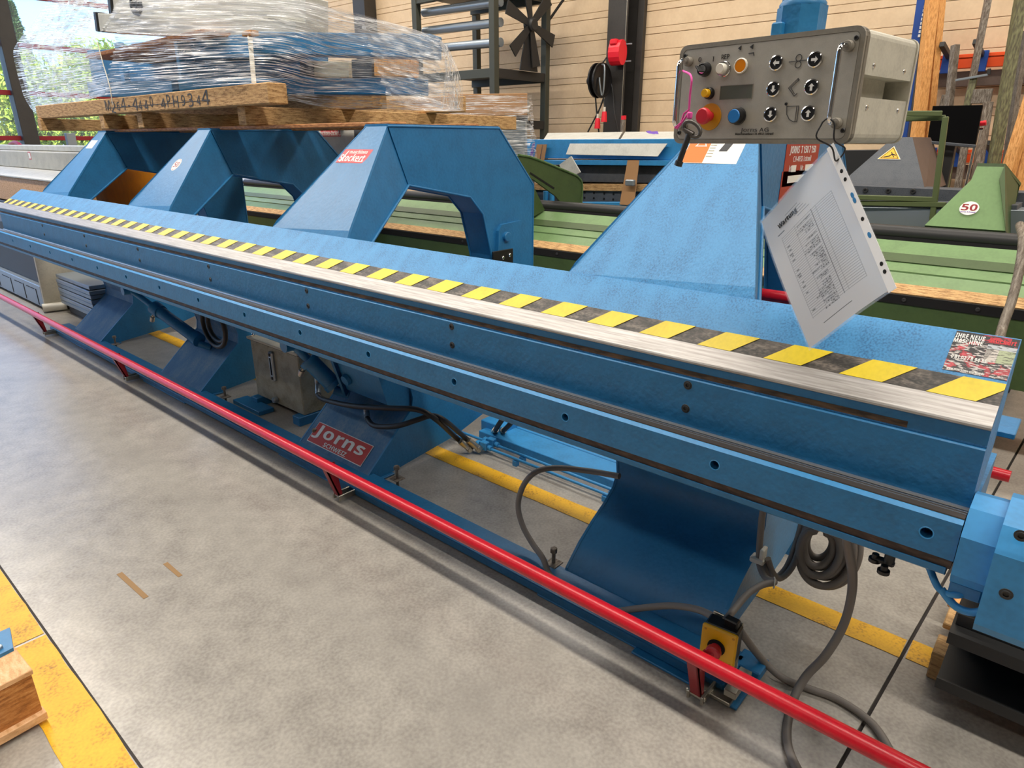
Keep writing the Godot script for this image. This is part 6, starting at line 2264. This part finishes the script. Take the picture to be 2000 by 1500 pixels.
	for x in [-8.55, -9.0, -9.5, -10.05]:
		st = mb()
		span(st, Vector3(x, 0.05, -1.967), Vector3(x + 0.03, 0.22, -1.963), 0)
		span(st, Vector3(x - 0.33, 0.21, -1.967), Vector3(x - 0.03, 0.218, -1.963), 0)
		part(pl, "slot", st, "hole_black")
	st = mb()
	tube(st, [Vector3(-8.30, 0.05, -1.93), Vector3(-8.25, 0.05, -2.14)], 0.045, 10)
	part(t, "foot_roller", st, "white_plastic")
	st = mb()
	tube(st, [Vector3(-8.25, 0.05, -2.14), Vector3(-8.235, 0.05, -2.2)], 0.04, 10)
	part(t, "roller_cap", st, "black_plastic")
	# dark drain slot on the floor
	ORG = Vector3(-9.6, 0.0, -1.78)
	st = mb()
	span(st, Vector3(-11.5, -0.001, -1.85), Vector3(-8.200, 0.002, -1.891) , 0)
	single("floor_mat", "narrow dark strip mat on the floor at the far left", "mat", ORG, st, "joint")
	# stack of galvanised plates
	for k in 7:
		var y := 0.10 + k * 0.045
		ORG = Vector3(-7.7, y, -2.3)
		st = mb()
		var off := [0.0, 0.01, -0.008, 0.006, -0.004, 0.012, -0.02][k] as float
		span(st, Vector3(-8.17 + off, y, -2.46), Vector3(-7.2 + off, y + 0.038, -2.08 + off * 0.5), 0.003)
		single("steel_plate", "galvanised plate in the stack beside the far pedestal, %s from the top" % ["seventh", "sixth", "fifth", "fourth", "third", "second", "first"][k], "plate", ORG, st, "galvanised", "stack of galvanised plates")
	t = thing("plate_support", "dark low support under the stack of galvanised plates", "support", Vector3(-7.7, 0, -2.3))
	st = mb()
	span(st, Vector3(-8.1, 0.0, -2.42), Vector3(-7.25, 0.098, -2.12), 0.004)
	part(t, "beam", st, "black_steel")

func steel_rack() -> void:
	var t := thing("steel_rack", "dark green steel rack with machine parts behind the wrapped load", "rack", Vector3(-7.5, 0.0, -8.2))
	var st: SurfaceTool
	var xl: float = Vector3(-8.553, 3.703, -7.600).x
	var xr: float = Vector3(-6.970, 3.521, -7.600).x
	for q in [[xl, -7.6], [xr, -7.6], [xl, -8.9], [xr + 0.0, -8.75]]:
		st = mb()
		span(st, Vector3(q[0] - 0.05, 0, q[1] - 0.05), Vector3(q[0] + 0.05, 4.6, q[1] + 0.05), 0.004)
		part(t, "upright", st, "rack_dark")
	for y in [1.95, 2.62, 3.7]:
		for z in [-7.6, -8.8]:
			st = mb()
			span(st, Vector3(xl, y - 0.06, z - 0.04), Vector3(xr, y + 0.06, z + 0.04), 0.004)
			part(t, "beam", st, "rack_dark")
		st = mb()
		span(st, Vector3(xr - 0.04, y - 0.06, -8.75), Vector3(xr + 0.04, y + 0.06, -7.6), 0.004)
		part(t, "side_beam", st, "black_steel")
		st = mb()
		span(st, Vector3(xl, y + 0.04, -8.75), Vector3(xr, y + 0.06, -7.65), 0.002)
		part(t, "shelf", st, "black_steel")
	for y in [3.05, 3.3, 3.55, 2.25]:
		st = mb()
		tube(st, [Vector3(xl, y, -7.75), Vector3(xr, y - 0.03, -7.75)], 0.06, 10)
		part(t, "round_bar", st, "galvanised")
	# star-shaped drum holder at the near end
	var c: Vector3 = Vector3(-7.100, 3.428, -8.266)
	t = thing("star_holder", "star-shaped steel coil holder at the end of the dark rack", "holder", Vector3(xr + 0.1, 2.68, -8.2))
	var hub := Vector3(xr + 0.12, 3.28, -8.25)
	st = mb()
	lathe(st, [[0.0, 0.08], [0.07, 0.08], [0.09, 0.05], [0.09, -0.06]], frame_z(hub, Vector3(1, 0, 0)), 16)
	part(t, "hub", st, "black_steel")
	for k in 6:
		var a := TAU * k / 6 + 0.3
		st = mb()
		var d := Vector3(0, sin(a), cos(a))
		plate(st, [hub + d * 0.05 + d.cross(Vector3.RIGHT) * 0.04, hub + d * 0.55 + d.cross(Vector3.RIGHT) * 0.09, hub + d * 0.55 - d.cross(Vector3.RIGHT) * 0.09, hub + d * 0.05 - d.cross(Vector3.RIGHT) * 0.04], 0.02)
		part(t, "blade", st, "black_steel")
	st = mb()
	plate(st, [hub + Vector3(-0.02, -0.05, 0.06), hub + Vector3(-0.02, -0.05, -0.06), hub + Vector3(-0.02, -0.6, -0.2), hub + Vector3(-0.02, -0.6, 0.2)], 0.02)
	part(t, "stand", st, "black_steel")
	# dark bag on a lower level
	t = thing("shelf_tray", "dark tray on the lower level of the dark rack", "tray", Vector3(-7.6, 1.7, -8.1))
	st = mb()
	span(st, Vector3(-8.4, 1.98, -8.4), Vector3(-7.0, 2.12, -7.7), 0.02)
	part(t, "tray", st, "black_steel")

func wall_fittings() -> void:
	var st: SurfaceTool
	# red hose reel box on the column
	var t := thing("red_reel", "red enclosed cable reel on the black column", "reel", Vector3(-5.771, 2.751, -8.900))
	var c: Vector3 = Vector3(-5.781, 2.896, -8.900)
	st = mb()
	var prof := []
	for k in 16:
		var a := TAU * k / 16
		prof.append([cos(a) * 0.11, sin(a) * 0.165])
	prism(st, prof, -0.09, 0.09, Transform3D(Basis(Vector3(0, 0, 1), Vector3(0, 1, 0), Vector3(-1, 0, 0)), c))
	part(t, "drum", st, "red_bright")
	st = mb()
	box(st, c + Vector3(-0.02, 0.13, 0.06), Vector3(0.12, 0.08, 0.10), 0.02)
	part(t, "neck", st, "red_bright")
	st = mb()
	for y in [-0.11, 0.11]:
		bar(st, c + Vector3(0.08, y, -0.08), c + Vector3(0.17, y, -0.1), 0.02, 0.02)
	part(t, "mount", st, "galvanised")
	# black cable reel hanging left of the column
	t = thing("cable_reel", "black open cable reel hanging beside the black column", "reel", Vector3(-5.873, 2.311, -8.750))
	c = Vector3(-5.921, 2.536, -8.750)
	for dx in [-0.09, -0.01]:
		st = mb()
		lathe(st, [[0.0, 0.012], [0.20, 0.012], [0.235, 0.02], [0.235, -0.005], [0.0, -0.01]], frame_z(c + Vector3(dx, 0, 0), Vector3(1, 0, 0)), 24)
		part(t, "flange", st, "black_plastic")
	st = mb()
	lathe(st, [[0.16, -0.1], [0.16, 0.0]], frame_z(c, Vector3(1, 0, 0)), 20)
	part(t, "cable_winding", st, "rubber")
	st = mb()
	tube(st, [c + Vector3(-0.24, 0, 0), c + Vector3(-0.08, 0, 0)], 0.05, 14)
	part(t, "axle", st, "black_steel")
	st = mb()
	tube(st, smooth_path([c + Vector3(0.02, 0.2, 0.05), c + Vector3(0.10, 0.16, 0.1), c + Vector3(0.10, -0.12, 0.1), c + Vector3(0.06, -0.20, 0.08), c + Vector3(0.03, -0.05, 0.1), c + Vector3(0.02, 0.03, 0.1)], 6), 0.012, 7)
	part(t, "bracket", st, "galvanised")
	var cabs := [[[Vector3(-5.893, 2.837, -8.800), Vector3(-5.966, 2.719, -8.750)], "thin cable from the column down to the cable reel"], [[Vector3(-6.037, 2.385, -8.750), Vector3(-5.985, 2.073, -8.750), Vector3(-5.935, 1.812, -8.750)], "black cable hanging left under the cable reel"], [[Vector3(-5.889, 2.277, -8.750), Vector3(-5.953, 2.142, -8.750), Vector3(-6.103, 1.841, -8.700)], "black cable slanting left below the cable reel"], [[Vector3(-5.960, 2.600, -8.990), Vector3(-5.872, 2.389, -8.970), Vector3(-5.751, 2.105, -8.850), Vector3(-5.662, 1.811, -8.850), Vector3(-5.560, 1.329, -8.850)], "thin cable hanging in front of the black column"]]
	for q in cabs:
		ORG = q[0][q[0].size() - 1]
		st = mb()
		tube(st, smooth_path(q[0], 6), 0.011, 6)
		single("hanging_cable", q[1], "cable", ORG, st, "rubber", "cables at the black column")
	for q in [[Vector3(-5.825, 2.047, -8.700), "red power coupling hanging below the reel, larger one"], [Vector3(-5.936, 1.959, -8.700), "red power plug hanging below the reel, smaller one"]]:
		t = thing("red_plug", q[1], "plug", q[0], "red plugs at the black column")
		st = mb()
		tube(st, [q[0] + Vector3(0, 0.07, 0), q[0] + Vector3(0, 0.03, 0), q[0] + Vector3(0, -0.07, 0)], 0.03, 12, 0.045)
		part(t, "body", st, "red_bright")
		st = mb()
		tube(st, [q[0] + Vector3(0, 0.13, 0), q[0] + Vector3(0, 0.06, 0)], 0.018, 8)
		part(t, "grip", st, "white_plastic")
		st = mb()
		tube(st, [q[0] + Vector3(0, 0.13, 0), Vector3(-5.862, 2.309, -8.720)], 0.009, 6)
		part(t, "lead", st, "rubber")
	var mt: Vector3 = Vector3(-5.430, 1.997, -8.600)
	t = thing("marker_tube", "grey upright tube with a red cap in front of the black column", "tube", Vector3(mt.x, 0, mt.z))
	st = mb()
	tube(st, [Vector3(mt.x, 0, mt.z), mt], 0.035, 12)
	part(t, "tube", st, "old_steel")
	st = mb()
	tube(st, [Vector3(-5.430, 1.997, -8.600), Vector3(-5.433, 2.050, -8.600)], 0.036, 12)
	part(t, "cap", st, "red_bright")

func bar_rack() -> void:
	var st: SurfaceTool
	var t := thing("cantilever_rack", "blue and orange rack frame with arms on the back wall at the right", "rack", Vector3(-1.5, 0.0, -9.0))
	st = mb()
	bar(st, Vector3(-2.006, 3.167, -8.950), Vector3(Vector3(-1.884, 1.584, -8.950).x, 0.0, -8.95), 0.10, 0.09)
	var up := part(t, "upright", st, "rack_blue")
	for k in 9:
		st = mb()
		var a: Vector3 = Vector3(-1.965, 3.098, -8.900)
		var b: Vector3 = Vector3(-1.968, 2.779, -8.900)
		box(st, a.lerp(b, k / 8.0), Vector3(0.022, 0.028, 0.004), 0.001)
		part(up, "slot", st, "label_white")
	for k in 2:
		st = mb()
		var yy: float = 2.52 - k * 0.95
		span(st, Vector3(-1.85, yy - 0.075, -9.12), Vector3(0.4, yy + 0.02, -9.04), 0.004)
		span(st, Vector3(-1.85, yy + 0.025, -9.11), Vector3(0.4, yy + 0.06, -9.03), 0.004)
		part(t, "beam", st, "rack_orange")
		st = mb()
		span(st, Vector3(-1.85, yy - 0.25, -9.18), Vector3(0.4, yy - 0.10, -9.10), 0.004)
		part(t, "back_board", st, "brown_paint")
		for j in 4:
			var ax: float = -1.66 + j * 0.29
			st = mb()
			span(st, Vector3(ax - 0.06, yy - 0.12, -9.03), Vector3(ax + 0.06, yy + 0.08, -8.98), 0.004)
			var arm := part(t, "arm", st, "rack_blue")
			st = mb()
			bar(st, Vector3(ax, yy + 0.04, -8.98), Vector3(ax - 0.02, yy + 0.13, -8.62), 0.05, 0.05)
			part(arm, "prong", st, "black_steel")
	# leaning bars and timbers
	var bars := [
		[Vector3(-1.867, 3.126, -8.700), Vector3(-1.711, 1.694, -8.500), 0.10, "timber_orange", "wide orange timber leaning beside the control panel"],
		[Vector3(-1.802, 3.125, -8.750), Vector3(-1.634, 1.746, -8.600), 0.07, "timber_orange", "narrow orange timber leaning behind the wide one"],
		[Vector3(-1.936, 3.124, -8.800), Vector3(-1.800, 1.694, -8.600), 0.035, "black_steel", "thin dark bar leaning left of the orange timbers"],
		[Vector3(-1.342, 3.045, -8.500), Vector3(-1.321, 2.315, -8.450), 0.055, "old_steel", "brown steel bar leaning at the rack, top part"],
		[Vector3(-1.528, 2.614, -8.450), Vector3(-1.464, 2.012, -8.400), 0.06, "old_steel", "short grey steel flat leaning against the orange beam"],
		[Vector3(-1.301, 2.311, -8.400), Vector3(-1.300, 1.959, -8.350), 0.06, "mossy_bar", "short green bar standing behind the black screen"],
		[Vector3(-1.041, 2.968, -8.200), Vector3(-0.926, 1.446, -8.000), 0.085, "mossy_bar", "long green-grey bar leaning at the right"],
		[Vector3(-0.956, 2.673, -8.300), Vector3(-0.851, 1.442, -8.200), 0.05, "old_steel", "rusty bar leaning right of the green-grey bar"],
		[Vector3(-0.722, 2.110, -7.600), Vector3(-0.754, 1.423, -7.500), 0.09, "timber_orange", "orange timber leaning at the right edge, left one"],
		[Vector3(-0.670, 2.032, -7.700), Vector3(-0.644, 1.204, -7.600), 0.10, "timber_orange", "orange timber leaning at the right edge, right one"],
		[Vector3(-1.556, 2.168, -8.600), Vector3(-1.564, 2.021, -8.600), 0.05, "old_steel", "small grey flat behind the top of the black screen"],
		[Vector3(-1.288, 1.673, -8.000), Vector3(-1.271, 1.316, -8.000), 0.05, "mossy_bar", "green bar visible below the black screen"],
		[Vector3(-1.195, 1.674, -8.000), Vector3(-1.176, 1.319, -8.000), 0.06, "old_steel", "rusty bar visible below the black screen"],
		[Vector3(-1.098, 2.061, -8.100), Vector3(-1.044, 1.419, -8.000), 0.07, "old_steel", "grey-brown bar leaning right of the black screen"]]
	for b in bars:
		var a0: Vector3 = b[0]
		var a1: Vector3 = b[1]
		var e := a1 + (a1 - a0).normalized() * ((a1.y - 0.02) / maxf(0.05, (a0.y - a1.y) / (a0 - a1).length()))
		if (a0 - a1).length() < 0.75 and a1.y > 1.9:
			e = a1 + (a1 - a0).normalized() * 0.3
		one_bar("leaning_bar", b[4], "bar", a0, e, b[2], b[2], b[3], "bars leaning at the back wall", 0.003)
	ORG = Vector3(-1.464, 2.280, -8.350)
	t = thing("measuring_arm", "thin grey crossbar with small stops on the rack", "bar", ORG)
	st = mb()
	bar(st, Vector3(-1.447, 2.283, -8.350), Vector3(-1.182, 2.320, -8.350), 0.022, 0.02)
	part(t, "crossbar", st, "galvanised")
	st = mb()
	bar(st, Vector3(-1.178, 2.319, -8.350), Vector3(-1.185, 2.374, -8.350), 0.03, 0.02)
	part(t, "stop", st, "black_steel")
	# clamp block
	ORG = Vector3(-1.183, 2.071, -8.300)
	st = mb()
	box(st, Vector3(-1.186, 2.126, -8.300), Vector3(0.16, 0.13, 0.05), 0.004)
	single("steel_block", "brownish steel block between the bars above the black screen", "block", ORG, st, "old_steel")
	# black screen on a stand
	t = thing("flat_screen", "black flat screen on a stand in front of the leaning bars", "screen", Vector3(-1.15, 0.0, -7.0))
	st = mb()
	plate(st, [Vector3(-1.341, 1.999, -7.000), Vector3(-0.983, 1.996, -7.000), Vector3(-0.965, 1.692, -6.950), Vector3(-1.321, 1.720, -6.950)], 0.04)
	part(t, "panel", st, "screen_black")
	st = mb()
	bar(st, Vector3(-1.311, 1.708, -6.930), Vector3(-0.955, 1.676, -6.930), 0.025, 0.03)
	part(t, "lower_edge", st, "anthracite")
	st = mb()
	span(st, Vector3(-1.2, 0.0, -7.1), Vector3(-1.12, 1.75, -7.04), 0.004)
	part(t, "stand", st, "black_steel")
	t = thing("red_valve", "small red valve knob right of the black screen", "valve", Vector3(-0.966, 1.855, -7.200))
	st = mb()
	tube(st, [Vector3(-1.007, 1.855, -7.200), Vector3(-0.957, 1.863, -7.200)], 0.022, 10)
	part(t, "knob", st, "red_bright")
	st = mb()
	tube(st, [Vector3(-1.012, 1.810, -7.200), Vector3(-0.969, 1.814, -7.200)], 0.012, 8)
	tube(st, [Vector3(-1.002, 1.851, -7.200), Vector3(-1.002, 1.851, -7.200) * Vector3(1, 0, 1)], 0.012, 8)
	part(t, "spindle", st, "chrome")
